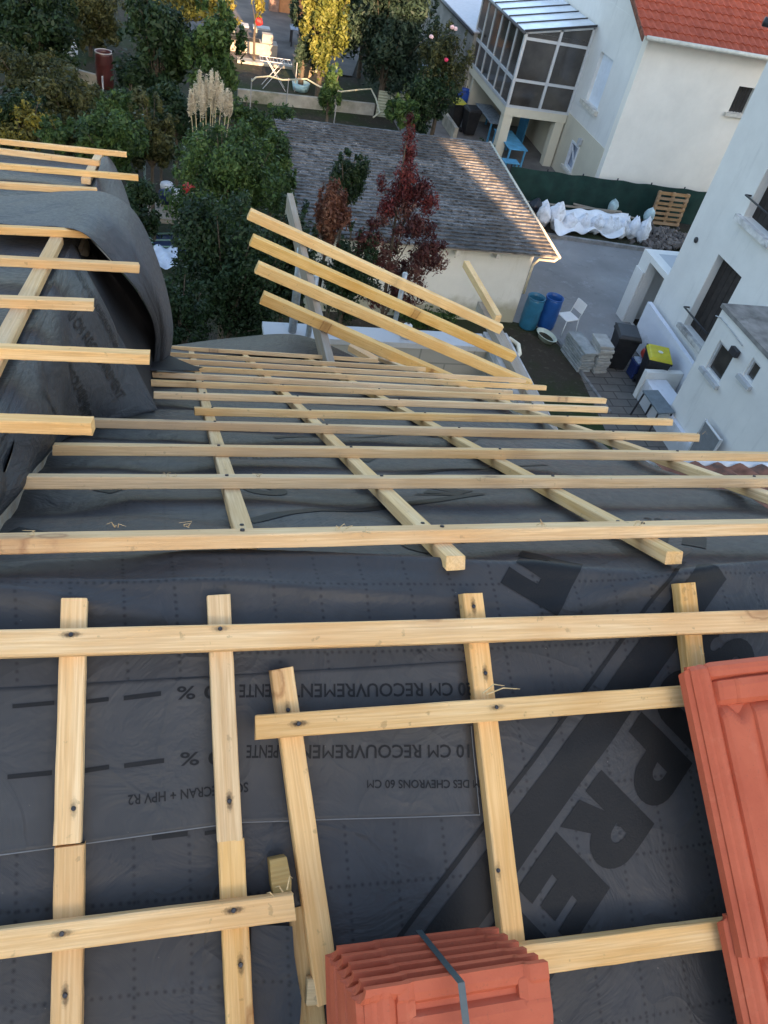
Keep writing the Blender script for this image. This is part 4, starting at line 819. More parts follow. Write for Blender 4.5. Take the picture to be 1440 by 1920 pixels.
def wall_y(Y, x0, x1, z0, z1, hole, mat, par, loc, name='wall', th=.3):
    m = MB(); V = lambda a, b: (Vector(a) - loc, Vector(b) - loc)
    if hole:
        a, b, c, d = hole
        for q in (((x0, Y, z0), (a, Y + th, z1)), ((b, Y, z0), (x1, Y + th, z1)), ((a, Y, z0), (b, Y + th, c)), ((a, Y, d), (b, Y + th, z1))): m.box(*V(*q))
    else: m.box(*V((x0, Y, z0), (x1, Y + th, z1)))
    return m.build(name, mat, par)
LWc = (LW[0], LW[0] + .62, LW[2], LW[3])
wall_y(YF, XF, XF + 9, 0.62, ZE + .1, LWc, M_WHITE_LIT, FH, FH.location); wall_y(YF - .02, XF - .02, XF + 9, 0, 0.62, None, M_BEIGE, FH, FH.location, 'base_wall')  # lit side: warm brightness put into a lighter copy of the white render
MB().box(fl_((LWc[0], YF + .15, LWc[2])), fl_((LWc[1], YF + .17, LWc[3]))).build('window_pane', M_GLASS, FH)
for k in range(4): MB().tube([fl_((LWc[0] + .12 * (k + 1), YF + .08, LWc[2])), fl_((LWc[0] + .12 * (k + 1), YF + .08, LWc[3]))], .012, 6).build('window_bar', M_IRON, FH)
MB().box(fl_((LWc[0] - .12, YF - .12, LWc[2] - .1)), fl_((LWc[1] + .12, YF + .1, LWc[2] - .002))).build('window_sill', M_STONE, FH)
MB().box(fl_((XF + .12, SW[0], SW[2])), fl_((XF + .16, SW[1], SW[3]))).build('roller_shutter', PL('blue_white_shutter', (.72, .77, .84), .5, var=.05), FH)
MB().box(fl_((XF - .14, SW[0] - .15, SW[2] - .14)), fl_((XF + .1, SW[1] + .15, SW[2] - .002))).build('window_sill', M_STONE, FH)
MB().box(fl_((XF + .1, BW_[0], BW_[2])), fl_((XF + .12, BW_[1], BW_[3]))).build('window_pane', PL('pale_glass', (.34, .38, .46), .2, var=.3, sc=3), FH)
f = MB(); y0, y1, z0, z1 = BW_
f.box(fl_((XF - .05, y0, z0)), fl_((XF + .06, y0 + .07, z1))).box(fl_((XF - .05, y1 - .07, z0)), fl_((XF + .06, y1, z1))).box(fl_((XF - .05, y0 + .07, z0)), fl_((XF + .06, y1 - .07, z0 + .07))).box(fl_((XF - .05, y0 + .07, z1 - .07)), fl_((XF + .06, y1 - .07, z1)))
f.tube([fl_((XF + .02, y0, z0 + .1)), fl_((XF + .02, y1, z1 - .1))], .02); f.build('window_frame', PL('white_frame', (.7, .71, .73), .5), FH)
MB().box(fl_((XF - .12, y0 - .12, z0 - .1)), fl_((XF + .06, y1 + .12, z0 - .002))).build('window_sill', M_STONE, FH)
p = PX(1089, 266, XF - .05); MB().box(p - FH.location + Vector((-.1, -.08, -.1)), p - FH.location + Vector((.02, .08, .1))).build('wall_light', M_CAP, FH)
# roof
er = G(1205, 58, ZE); e2 = G(1440, 108, ZE); M_RED = NT('red_tiles'); _c = M_RED.coord(); 
M_RED = M_RED.done(M_RED.mix(M_RED.ramp(M_RED.noise(_c, 5, 6), [(.35, (0, 0, 0)), (.65, (1, 1, 1))]), (.30, .065, .035), (.42, .10, .055)), .75, None, .2)
tiled_roof('roof', fl_((XF - .45, YF - .42, ZE - .02)), fl_((XF + 9.2, YF - .42, ZE - .02)), Vector((0, 7, 3.2)), M_RED, .24, 19, FH)
MB().tube([fl_((XF - .35, YF - .48, ZE - .02)), fl_((XF + 9.2, YF - .48, ZE - .02))], .07, 8).build('gutter', PL('cream_gutter2', (.66, .62, .52), .5), FH, True)
MB().prism([fl_((XF - .46, YF - .44, ZE - .14)), fl_((XF - .46, YF - .44, ZE + .02)), fl_((XF - .46, YF + 6.5, ZE + 3.2)), fl_((XF - .46, YF + 6.5, ZE + 3.04))], (.04, 0, 0)).build('bargeboard', M_OLDT, FH)
MB().prism([fl_((XF + .01, YF + .3, ZE + .1)), fl_((XF + .01, YF + 6.5, ZE + 2.9)), fl_((XF + .01, YF + 6.5, ZE + .1))], (.28, 0, 0)).build('gable', M_WHITE, FH)
# conservatory
CX0 = PY(949, 205, YCON).x; ZF = 1.9; ZT0 = PY(988, 60, YCON).z; ZT1 = PY(1117, 52, YCON).z; YC2 = YCON + 5.2
CO = empty('conservatory', ((CX0 + XF) / 2, YCON + 2.5, 0), 'raised glass conservatory on cream pillars against the far house', 'conservatory'); cl = lambda p: Vector(p) - CO.location
M_SLABC = stucco('cream_slab', (.70, .64, .50), (.4, .34, .24), 0, .3)
MB().box(cl((CX0 - .05, YCON - .05, ZF - .28)), cl((XF - .05, YC2, ZF))).build('floor_slab', M_SLABC, CO)
for (x, y) in ((CX0 + .15, YCON + .12), (XF - .25, YCON + .12), (CX0 + .15, YC2 - .2)):
    MB().box(cl((x - .17, y - .14, 0)), cl((x + .17, y + .2, ZF - .285))).build('pillar', M_SLABC, CO)
XR = XF - .06
fr = MB(); t_ = .045
def bar(a, b, w_=.045): fr.prism([cl(a) + Vector(d) for d in ((-w_, -w_, 0), (w_, -w_, 0), (w_, w_, 0), (-w_, w_, 0))] if abs(a[2] - b[2]) > max(abs(a[0] - b[0]), abs(a[1] - b[1])) else [cl(a) + Vector(d) for d in ((0, -w_, -w_), (0, w_, -w_), (0, w_, w_), (0, -w_, w_))] if abs(a[0] - b[0]) > abs(a[1] - b[1]) else [cl(a) + Vector(d) for d in ((-w_, 0, -w_), (w_, 0, -w_), (w_, 0, w_), (-w_, 0, w_))], Vector(b) - Vector(a))
xm = (CX0 + XR) / 2 + .05; zt = lambda x: ZT0 + (ZT1 - ZT0) * (x - CX0) / (XR - CX0); ya = YCON
for x in (CX0, xm, XR): bar((x, ya, ZF), (x, ya, zt(x)), .05)
Zm1 = ZF + (ZT0 - ZF) * .38; Zm2 = ZT0 - .28
for z in (ZF + .04, Zm1, Zm2 + .1): bar((CX0 + .05, ya, z), (XR - .05, ya, z), .045)
bar((CX0, ya, ZT0), (XR, ya, ZT1), .05)
ny = 6
for i in range(1, ny + 1): y = ya + (YC2 - ya) * i / ny; bar((CX0, y, ZF), (CX0, y, ZT0), .04)
for z in (ZF + .04, Zm1, ZT0): bar((CX0, ya + .05, z), (CX0, YC2, z), .05)
fr.build('glazing_frame', M_ALU, CO)
MB().box(cl((CX0 + .05, ya - .004, ZF + .05)), cl((XR - .05, ya + .004, ZT0))).build('front_glass', M_GLASS, CO)
MB().prism([cl((CX0 + .05, ya, ZT0 + .003)), cl((XR - .05, ya, ZT0 + .003)), cl((XR - .05, ya, ZT1)), ], (0, .006, 0)).build('gable_glass', M_GLASS, CO)
MB().box(cl((CX0 - .004, ya + .05, ZF + .05)), cl((CX0 + .004, YC2, ZT0 - .04))).build('side_glass', M_GLASS, CO)
# furniture glimpse and inner floor are left to the dark glass; roof panels
pn = MB(); npn = 6
M_POLY = PL('polycarbonate_roof', (.62, .68, .74), .22, var=.15, sc=2, spec=.7)
for i in range(npn):
    y0 = ya - .15 + (YC2 - ya + .2) * i / npn + .03; y1 = ya - .15 + (YC2 - ya + .2) * (i + 1) / npn - .03
    pn.prism([cl((CX0 - .12, y0, ZT0 + .03)), cl((XR, y0, ZT1 + .06)), cl((XR, y1, ZT1 + .06)), cl((CX0 - .12, y1, ZT0 + .03))], (0, 0, .03))
pn.build('roof_panels', M_POLY, CO)
fr = MB()
for i in range(npn + 1):
    y = ya - .15 + (YC2 - ya + .2) * i / npn; fr.prism([cl((CX0 - .14, y - .028, ZT0 + .02)), cl((XR, y - .028, ZT1 + .05)), cl((XR, y + .028, ZT1 + .05)), cl((CX0 - .14, y + .028, ZT0 + .02))], (0, 0, .07))
fr.build('roof_bars', M_IRON, CO)
MB().tube([cl((CX0 - .14, ya - .2, ZT0 - .0)), cl((CX0 - .14, YC2, ZT0 - .0))], .05, 8).build('gutter', PL('dark_gutter', (.08, .08, .085), .5), CO, True)
# space under the conservatory
UB = YCON + 4.2; o = MB().box((CX0, UB, 0), (XF - .03, UB + .2, ZF - .29)).build('rear_wall', M_BEIGE); tag(o, 'cream wall at the back of the space under the conservatory', 'wall')
o = MB().box((XF - .55, YCON + 2.2, 0), (XF - .5, YCON + 3.0, 1.55)).build('blue_door', PL('blue_paint', (.06, .27, .48), .5)); tag(o, 'narrow blue door leaf under the conservatory', 'door')
o = mesh('patio', [(CX0 - 3.3, 25.4, .008), (XF - .02, 25.4, .008), (XF - .02, UB, .008), (CX0 - 3.3, UB + 2, .008)], [(0, 1, 2, 3)], PL('patio_concrete', (.16, .15, .14), .9, var=.25, sc=2)); tag(o, kind='structure')
#@@YARD
# ------------------------------------------------------------------ green screened fence
fa, fb = G(960, 312, 1.2), G(1345, 362, 1.2); print('fence', fa, fb)
FE = empty('screen_fence', fa.xy.to_3d(), 'dark green mesh screen fence behind the white sacks', 'fence'); dvec = Vector((fb.x - fa.x, fb.y - fa.y, 0))
def fen(u, v):
    p = dvec * u; z = v * (1.2 + .015 * math.sin(u * 40)); return Vector((p.x, p.y + .03 * math.sin(u * 60 + v) * (1 - .5 * v) - .03, z))
skin('screen', fen, 120, 8, PL('green_screen', (.010, .038, .030), .8, var=.3, sc=3), FE, (1, 1), 0)
for i in range(7): p = dvec * (i / 6); MB().tube([p + Vector((0, .03, 0)), p + Vector((0, .03, 1.25))], .025, 6).build('post', M_IRON, FE)
# bed kerb and soil mound for the sacks
ka, kb = G(1000, 442), G(1222, 474); kd = (kb - ka)
o = MB().prism([ka, kb, kb + Vector((0, .12, 0)), ka + Vector((0, .12, 0))], (0, 0, .12)).build('bed_kerb', PL('kerb_concrete', (.26, .25, .24), .9, var=.3)); tag(o, 'narrow concrete kerb in front of the row of sacks', 'kerb')
o = MB().prism([ka + Vector((-.6, .12, 0)), kb + Vector((0, .12, 0)), kb + Vector((2.5, .4, 0)), kb + Vector((2.5, 1.7, 0)), ka + Vector((-.6, 1.5, 0))], (0, 0, .07)).build('raised_bed', M_GR); o['kind'] = 'structure'; o.name = 'soil_bed'
# sacks
from mathutils import noise as mn
M_SACK = PL('woven_sack', (.82, .83, .86), .7, var=.12, sc=10, dirt=(.42, .40, .37))
M_SACK2 = PL('teal_white_sack', (.42, .55, .56), .6, var=.35, sc=5, dirt=(.6, .62, .62))
def lumpy(name, c, rx, ry, rz, mat, seed=0, tip=.0, rot=0, tie=True, lab=None, cat=None, grp=None, amp=.12):
    vs = []; fs = []; nu, nv = 22, 14
    for i in range(nv + 1):
        th = math.pi * i / nv
        for j in range(nu):
            ph = 2 * math.pi * j / nu; d = Vector((math.sin(th) * math.cos(ph), math.sin(th) * math.sin(ph), math.cos(th)))
            k = 1 + amp * mn.noise(d * 1.7 + Vector((seed * 7.1, 0, 0))) + amp * .5 * mn.noise(d * 5 + Vector((seed, 3, 0)))
            sq = 1 / max(abs(d.x) ** 3 + abs(d.y) ** 3 + abs(d.z) ** 3, .3) ** (1 / 3)
            v = d * k * (.6 + .4 * sq); top_ = max(0, d.z - .55) * (1.9 if tie else 0); v = Vector((v.x * (1 - top_ * .8), v.y * (1 - top_ * .8), v.z + top_ * tip)); vs.append((v.x * rx, v.y * ry, v.z * rz))
    for i in range(nv):
        for j in range(nu): fs.append((i * nu + j, (i + 1) * nu + j, (i + 1) * nu + (j + 1) % nu, i * nu + (j + 1) % nu))
    zmin = min(v[2] for v in vs); vs = [(x, y, z - zmin) for x, y, z in vs]
    o = mesh(name, vs, fs, mat, None, True, Matrix.Translation(c) @ Matrix.Rotation(rot, 4, 'Z'))
    if lab: tag(o, lab, cat, grp)
    return o
sk_ = [(1013, 432, 'leftmost white sack of the row, half behind the shed gutter'), (1036, 436, 'second white sack from the left in the row'), (1062, 441, 'white sack under the left corner of the tarpaulin'), (1088, 443, 'white sack peeking out below the middle of the tarpaulin'), (1112, 445, 'slumped white sack under the right part of the tarpaulin'),
       (1131, 448, 'full white sack at the right end of the tarpaulin'), (1146, 450, 'narrow white sack tied at the top'), (1161, 452, 'grey-white sack between two fuller sacks'), (1180, 455, 'plump white sack leaning on the kerb'), (1199, 460, 'last white sack before the rubble')]
for i, (x, y, lb) in enumerate(sk_):
    p = G(x, y); p.y += .12; p.z = .06; p.x += .02
    lumpy('sack', p, .19 + .05 * ((i * 7) % 3) / 3, .23, .33 + .04 * (i % 2) if i in (0, 1, 8, 9) else .27, M_SACK, i * 3 + 1, .3, i * .25, amp=.35, lab=lb, cat='sack', grp='white rubble sacks along the kerb')
for i, (x, y, lb) in enumerate(((1020, 412, 'white sack of the back row beside the black bag'), (1043, 418, 'white sack of the back row touching the tarpaulin'), (1195, 430, 'teal and white sack stacked at the right end'), (1148, 410, 'white and teal bag lying behind the tarpaulin'))):
    p = G(x, y); p.y += .25 if i != 2 else -.35; p.z = .07 if i != 2 else .42
    lumpy('sack', p, .17, .17, .24, M_SACK if i < 2 else M_SACK2, i + 21, .2, i, lab=lb, cat='sack', grp='white rubble sacks along the kerb')
def tarp(u, v):
    a = G(1030 + 150 * u, 388 + 12 * u, .50); b = G(1042 + 142 * u, 426 + 8 * u + 6 * math.sin(u * 11), .50 - .2 * abs(math.sin(u * 7))); p = a.lerp(b, v); p.z += .05 * math.sin(u * 19 + v * 3) * (.4 + v) + .04 * math.sin(v * 9 + u * 23) + .03 * math.sin(v * 21 - u * 11) - .5 * max(0, v - .72) - .12 * max(0, .15 - u) - .1 * max(0, u - .8); p.y += .08 * math.sin(u * 13); return p
o = skin('tarpaulin', tarp, 60, 24, PL('white_tarp', (.85, .86, .88), .5, var=.08, sc=4), None); tag(o, 'crumpled white tarpaulin spread over the middle sacks', 'tarpaulin')
M_BAG = PL('black_bag', (.015, .016, .02), .3, spec=.5, var=.3)
for x, y, lb in ((1003, 408, 'black rubbish bag left of the sacks beside the shed roof'), (1060, 390, 'black rubbish bag lying on the planks by the fence')):
    p = G(x, y); p.y += .2; lumpy('rubbish_bag', p, .26, .24, .24, M_BAG, x * .1, .6, lab=lb, cat='bag', grp='black rubbish bags', amp=.25)
for k, (a, b, lb) in enumerate((((975, 378), (1165, 398), 'long grey plank lying along the foot of the green fence'), ((1075, 383), (1190, 410), 'shorter plank lying in front of the long one'), ((1030, 393), (1090, 399), 'short batten end beside the black bag'))):
    p, q = G(*a, .25), G(*b, .25); board('plank', p, q, .12, .03, (0, 0, 1), W_GREY, lb, 'plank')
# pallet leaning on the fence
pb_, pt_ = (G(1217, 424) + G(1272, 430)) / 2, None
pa_ = G(1217, 425); pc_ = G(1273, 431); PAL = empty('pallet', (pa_ + pc_) / 2 + Vector((0, .12, .07)), 'wooden pallet standing on edge against the green fence', 'pallet', rz=math.atan2((pc_ - pa_).y, (pc_ - pa_).x)); PAL.rotation_euler.x = -.10
Wp = (pc_ - pa_).length; Hp = PY(1250, 370, pa_.y).z - PY(1250, 430, pa_.y).z; print('pallet', Wp, Hp)
M_PAL = wood('pallet_wood', (.5, .33, .19), (.38, .24, .13))
for x in (-Wp / 2 + .05, 0, Wp / 2 - .05): MB().box((x - .05, 0, 0), (x + .05, .09, Hp)).build('stringer', M_PAL, PAL)
for k in range(7): z = Hp * k / 6.6; MB().box((-Wp / 2, -.022, z), (Wp / 2, -.001, z + .09)).build('slat', M_PAL, PAL)
for k in range(3): z = Hp * k / 2.25; MB().box((-Wp / 2, .092, z), (Wp / 2, .11, z + .1)).build('slat', M_PAL, PAL)
# rubble
m = MB(); r_ = random.Random(5); rc = (G(1218, 478) + G(1270, 485) + G(1225, 432) + G(1285, 440)) / 4
m2 = []
for k in range(420):
    x = rc.x + r_.gauss(0, .62); y = rc.y + r_.gauss(0, .5); hh = .35 * math.exp(-(((x - rc.x) / .9) ** 2 + ((y - rc.y) / .7) ** 2)); s_ = r_.uniform(.03, .12)
    if y < ka.y + (kb.y - ka.y) * (x - ka.x) / (kb.x - ka.x) + .1: continue
    M_ = Matrix.Translation((x, y, .07 + hh * r_.uniform(.5, 1))) @ Matrix.Rotation(r_.uniform(0, 6), 4, (r_.random(), r_.random(), r_.random())); m.box((-s_, -s_ * .7, -s_ * .4), (s_, s_ * .7, s_ * .4), M_)
tag(m.build('rubble', PL('rubble', (.17, .145, .13), .95, var=.5, sc=3)), 'heap of broken brown rubble in front of the pallet', 'rubble', kind='stuff')
# barrels
def barrel(x, y, r, h, c, lb, lid=False, name='barrel', mat=None, grp=None, rim=None):
    mt = mat or PL('barrel_' + name, c, .35, spec=.5, var=.25, sc=3)
    e = empty(name, (x, y, 0), lb, 'barrel', grp)
    prof = [(0, .01), (r * .92, .01), (r * .97, .05), (r, h * .3), (r * 1.02, h * .34), (r, h * .38), (r, h * .66), (r * 1.02, h * .7), (r, h * .74), (r * .97, h * .93), (r * .93, h), (r * .86, h), (r * .86, h * .9), (0, h * .88) if lid else (r * .84, h * .3), (0, h * .28)]
    MB().lathe(prof, n=28).build('body', mt, e, True)
    MB().lathe([(r * .95, h - .02), (r * 1.0, h - .01), (r * 1.0, h + .02), (r * .93, h + .02), (r * .9, h - .01)], n=28).build('rim', rim or mt, e, True)
    if not lid: MB().lathe([(0, h * .72), (r * .86, h * .72)], n=20).build('water', PL('dark_water', (.02, .025, .025), .05), e)
    return e
barrel(8.98 + .16, 17.22, .24, .88, (.03, .15, .25), 'open teal-blue plastic barrel at the corner of the shed', grp='blue barrels by the shed')
barrel(9.68, 17.28, .24, .88, (.015, .085, .30), 'deep blue plastic barrel to the right of the teal one', grp='blue barrels by the shed')
# white chair
CH = empty('garden_chair', (10.15, 17.1, 0), 'white metal chair facing the blue barrels', 'chair', rz=math.radians(196)); M_CHR = PL('white_chair', (.72, .72, .70), .45, var=.05)
def slab(pts, d, name, par, mat, bv=.01): o = MB().prism(pts, d).build(name, mat, par); bevel(o, bv, 2); return o
slab([(-.22, -.21, .44), (.22, -.22, .44), (.22, .22, .44), (-.22, .21, .44)], (0, 0, .03), 'seat', CH, M_CHR)
slab([(-.24, -.20, .60), (-.31, -.18, .88), (-.31, .18, .88), (-.24, .20, .60)], (-.02, 0, 0), 'backrest', CH, M_CHR)
for x, y, dx, dy in ((.2, -.2, .05, -.03), (.2, .2, .05, .03), (-.2, -.2, -.06, -.03), (-.2, .2, -.06, .03)): MB().tube([(x, y, .44), (x + dx, y + dy, 0)], .014, 8).build('leg', M_CHR, CH, True)
for y in (-.19, .19): MB().tube([(-.2, y, .44), (-.25, y, .62), (-.31, y * .95, .87)], .013, 8).build('back_post', M_CHR, CH, True)
# slab stacks
M_SLAB = PL('grey_slabs', (.30, .32, .32), .85, var=.2, sc=5, dirt=(.16, .18, .18))
gS = 'grey paving slabs in stacks'
zz = .012
for k in range(8):
    t = MB().box((-.19, -.5, 0), (.19, .5, .06)).build('paving_slab', M_SLAB, None, M=Matrix.Translation((9.98 + random.uniform(-.03, .03), 15.7 + random.uniform(-.03, .03), zz)) @ Matrix.Rotation(math.radians(4 + random.uniform(-3, 3)), 4, 'Z')); bevel(t, .009); zz += .072
    tag(t, f'{ordn[k]} slab from the bottom of the left, longer slab stack beside the soil', 'slab', gS)
zz = .012
for k in range(9):
    t = MB().box((-.19, -.30, 0), (.19, .30, .075)).build('paving_block', PL('pale_block', (.38, .38, .36), .85, var=.2, sc=5, dirt=(.22, .22, .21)) if k == 0 else bpy.data.materials['pale_block'], None, M=Matrix.Translation((10.40 + random.uniform(-.03, .03), 15.45 + random.uniform(-.04, .04), zz)) @ Matrix.Rotation(math.radians(3 + random.uniform(-6, 6)), 4, 'Z')); bevel(t, .009); zz += .088
    tag(t, f'{ordn[k]} block from the bottom of the taller, paler block stack', 'slab', gS)
# basin
p = G(1022, 637); m = MB(); vs = []
BAS = empty('basin', p, 'oval pale green plastic basin on the bare soil', 'basin', rz=.3); m.lathe([(0, .01), (.2, .01), (.26, .14), (.29, .15), (.28, .16), (.25, .15), (.19, .03), (0, .03)], n=24); o = m.build('tub', PL('pale_green_plastic', (.50, .56, .48), .4), BAS, True); o.scale = (.75, 1.25, 1)
MB().lathe([(0, .07), (.215, .07)], n=20).build('contents', M_GR, BAS).scale = (.75, 1.25, 1)
# wheelie bins
def wheelie(x, y, rz, lidc, lb, grp='wheelie bins by the stair', sc=1, bodyc=(.018, .018, .02), mark=None):
    e = empty('wheelie_bin', (x, y, 0), lb, 'bin', grp, rz); e.scale = (sc, sc, sc); mb = PL('bin_body', bodyc, .5, var=.3); ml = PL('bin_lid', lidc, .45, var=.15)
    m = MB(); a, b = .21, .22; c, d = .28, .31; z0, z1 = .06, .98
    m.add([(-a, -b, z0), (a, -b, z0), (a, b, z0), (-a, b, z0), (-c, -d, z1), (c, -d, z1), (c, d, z1), (-c, d, z1)], [(3, 2, 1, 0), (4, 5, 6, 7), (0, 1, 5, 4), (1, 2, 6, 5), (2, 3, 7, 6), (3, 0, 4, 7)])
    m.box((-c - .02, -d - .02, z1 - .06), (c + .02, d + .02, z1 - .001)); bevel(m.build('body', mb, e), .015)
    m = MB(); m.add([(-c - .02, -d - .03, z1), (c + .02, -d - .03, z1), (c + .02, d + .03, z1), (-c - .02, d + .03, z1), (-c + .03, -d + .03, z1 + .07), (c - .03, -d + .03, z1 + .07), (c - .03, d - .02, z1 + .10), (-c + .03, d - .02, z1 + .10)], [(3, 2, 1, 0), (4, 5, 6, 7), (0, 1, 5, 4), (1, 2, 6, 5), (2, 3, 7, 6), (3, 0, 4, 7)])
    lid = m.build('lid', ml, e); bevel(lid, .02)
    if mark: MB().lathe([(0, z1 + .091), (.07, z1 + .091)], n=6).build('lid_mark', PL('pale_print', (.7, .72, .6), .5), lid)
    MB().tube([(-c, d + .05, z1 + .03), (c, d + .05, z1 + .03)], .018, 8).build('handle', mb, e, True)
    for s in (-1, 1): MB().lathe([(0, -.03), (.1, -.03), (.1, .03), (0, .03)], n=18).build('wheel', M_BAG, e, M=Matrix.Translation((s * .24, .22, .1)) @ Matrix.Rotation(math.pi / 2, 4, 'Y'))
    return e
wheelie(11.02, 15.55, math.radians(-12), (.03, .03, .033), 'black wheelie bin with black lid nearest the slab stacks')
wheelie(11.45, 14.62, math.radians(-18), (.55, .47, .03), 'black wheelie bin with a yellow lid by the low white wall', mark=True)
o = lumpy('red_bucket', Vector((11.55, 15.2, .5)), .16, .16, .14, PL('red_plastic', (.5, .07, .05), .4), 2, 0, lab='red plastic tub between the two wheelie bins', cat='tub', tie=False, amp=.05)
o = MB().box((11.25, 14.95, .01), (11.62, 15.3, .38)).box((11.23, 14.93, .381), (11.64, 15.32, .45)).build('cool_box', PL('navy_plastic', (.02, .035, .12), .4)); bevel(o, .02); tag(o, 'navy cool box behind the yellow-lidded bin', 'box')
o = MB().box((11.27, 14.97, .452), (11.60, 15.28, .50)).build('box_lid', PL('pale_blue_plastic', (.4, .48, .6), .4)); bevel(o, .01); o.parent = bpy.data.objects['cool_box']; o.name = 'lid'
# grey table
q = [G(x, y, .74) for x, y in ((1205, 731), (1234, 731), (1267, 773), (1236, 775))]; print('table', q)
TB = empty('bench_table', ((q[0] + q[2]) / 2).xy.to_3d(), 'grey weathered bench table in front of the low white wall', 'table'); tl = TB.location
slab([v - tl for v in q], (0, 0, -.04), 'table_top', TB, PL('blue_grey_top', (.13, .16, .18), .6, var=.2))
for v in q: d = (v - tl); MB().tube([Vector((d.x * .85, d.y * .85, .68)), Vector((d.x * 1.0, d.y * 1.0, 0))], .025, 6).build('leg', M_IRON, TB)
# ---------- items by the far house
wheelie(*G(849, 238).xy, math.radians(10), (.42, .40, .05), 'dark bin with a faded yellow lid beside the rose bush', 'bins by the conservatory', .95)
wheelie(*G(876, 252).xy, math.radians(8), (.02, .02, .022), 'black bin standing right of the faded yellow-lidded one', 'bins by the conservatory', .95)
b_ = G(864, 222); barrel(b_.x, b_.y + .3, .3, 1.0, (.01, .06, .32), 'blue barrel behind the bins near the conservatory pillar', name='water_barrel')
M_BLUEW = PL('blue_wood', (.10, .33, .52), .6, var=.2, sc=4); M_CLOTH = PL('patterned_cloth', (.30, .33, .36), .7, var=.4, sc=12)
def table(name, c, lx, ly, h, rz, top, leg, lb, cloth=None):
    e = empty(name, (c[0], c[1], 0), lb, 'table', None, rz); slab([(-lx / 2, -ly / 2, h - .04), (lx / 2, -ly / 2, h - .04), (lx / 2, ly / 2, h - .04), (-lx / 2, ly / 2, h - .04)], (0, 0, .04), 'table_top', e, top)
    for sx in (-1, 1):
        for sy in (-1, 1): MB().box((sx * (lx / 2 - .08) - .03, sy * (ly / 2 - .08) - .03, 0), (sx * (lx / 2 - .08) + .03, sy * (ly / 2 - .08) + .03, h - .042)).build('leg', leg, e)
    return e
p = G(955, 262, .7); table('blue_table', (p.x + .05, p.y), .75, 2.0, .72, 0, M_BLUEW, M_BLUEW, 'long blue table under the front of the conservatory')
p = G(958, 300, .45); table('blue_bench', (p.x, p.y), .6, .45, .42, 0, M_BLUEW, M_BLUEW, 'small blue bench at the near end of the blue table')
p = G(925, 218, .75); table('cloth_table', (p.x, p.y + .3), .7, 2.2, .75, 0, M_CLOTH, M_BLUEW, 'trestle table with patterned cloth behind the conservatory pillar')
#@@GARDEN
# ------------------------------------------------------------------ foliage
def leafmat(name, cols, tr=.25, rough=.55):
    cols = [tuple(v * .8 for v in c) for c in cols]; t = NT(name); at = t.n('Attribute'); at.attribute_name = 'tone'
    col = t.ramp(at.outputs['Fac'], [(i / (len(cols) - 1), c) for i, c in enumerate(cols)])
    t.l(col, t.b.inputs['Base Color']); t.b.inputs['Roughness'].default_value = rough; t.b.inputs['Specular IOR Level'].default_value = .3
    tl_ = t.n('BsdfTranslucent'); t.l(col, tl_.inputs[0]); mx = t.n('MixShader'); mx.inputs[0].default_value = tr; t.l(t.b.outputs[0], mx.inputs[1]); t.l(tl_.outputs[0], mx.inputs[2]); t.l(mx.outputs[0], t.out.inputs[0]); return t.m
def leaves(name, blobs, n, size, mat, parent=None, aspect=2.2, up=.25, shell=.55, flat=0):
    c = np.array([b[0] for b in blobs]); r = np.array([b[1] if np.ndim(b[1]) else (b[1],) * 3 for b in blobs], float); vol = r.prod(1) ** (2 / 3); pk = RNG.choice(len(blobs), n, p=vol / vol.sum())
    d = RNG.normal(size=(n, 3)); d /= np.linalg.norm(d, axis=1)[:, None]; rad = shell + (1.08 - shell) * RNG.random(n) ** .7; rad *= 1 + .12 * RNG.normal(size=n)
    P = c[pk] + d * r[pk] * (rad * (1 + .45 * (RNG.random(n) < .06)))[:, None]
    nrm = d + RNG.normal(size=(n, 3)) * .7 + np.array([0, 0, up]); nrm /= np.linalg.norm(nrm, axis=1)[:, None]
    a = np.cross(nrm, RNG.normal(size=(n, 3))); a /= np.linalg.norm(a, axis=1)[:, None]; b = np.cross(nrm, a); s = size * (.35 + 1.35 * RNG.random(n) ** 1.6)
    L = a * (s * .5)[:, None]; Wd = b * (s * .5 / aspect)[:, None]
    V = np.stack([P - L, P + Wd + nrm * (s * .06)[:, None], P + L, P - Wd + nrm * (s * .06)[:, None]], 1).reshape(-1, 3)
    me = bpy.data.meshes.new(name); me.vertices.add(4 * n); me.vertices.foreach_set('co', V.ravel()); me.loops.add(4 * n); me.loops.foreach_set('vertex_index', np.arange(4 * n)); me.polygons.add(n); me.polygons.foreach_set('loop_start', np.arange(0, 4 * n, 4)); me.polygons.foreach_set('loop_total', np.full(n, 4))
    tb = RNG.random(len(blobs)); tone = np.clip(.45 * RNG.random(n) ** 1.3 + .55 * tb[pk], 0, 1); at = me.attributes.new('tone', 'FLOAT', 'FACE'); at.data.foreach_set('value', tone.astype(np.float32)); me.materials.append(mat); me.update(); me.validate()
    o = bpy.data.objects.new(name, me); link(o, parent); return o
M_BARK = PL('bark', (.09, .07, .05), .9, var=.3, sc=8)
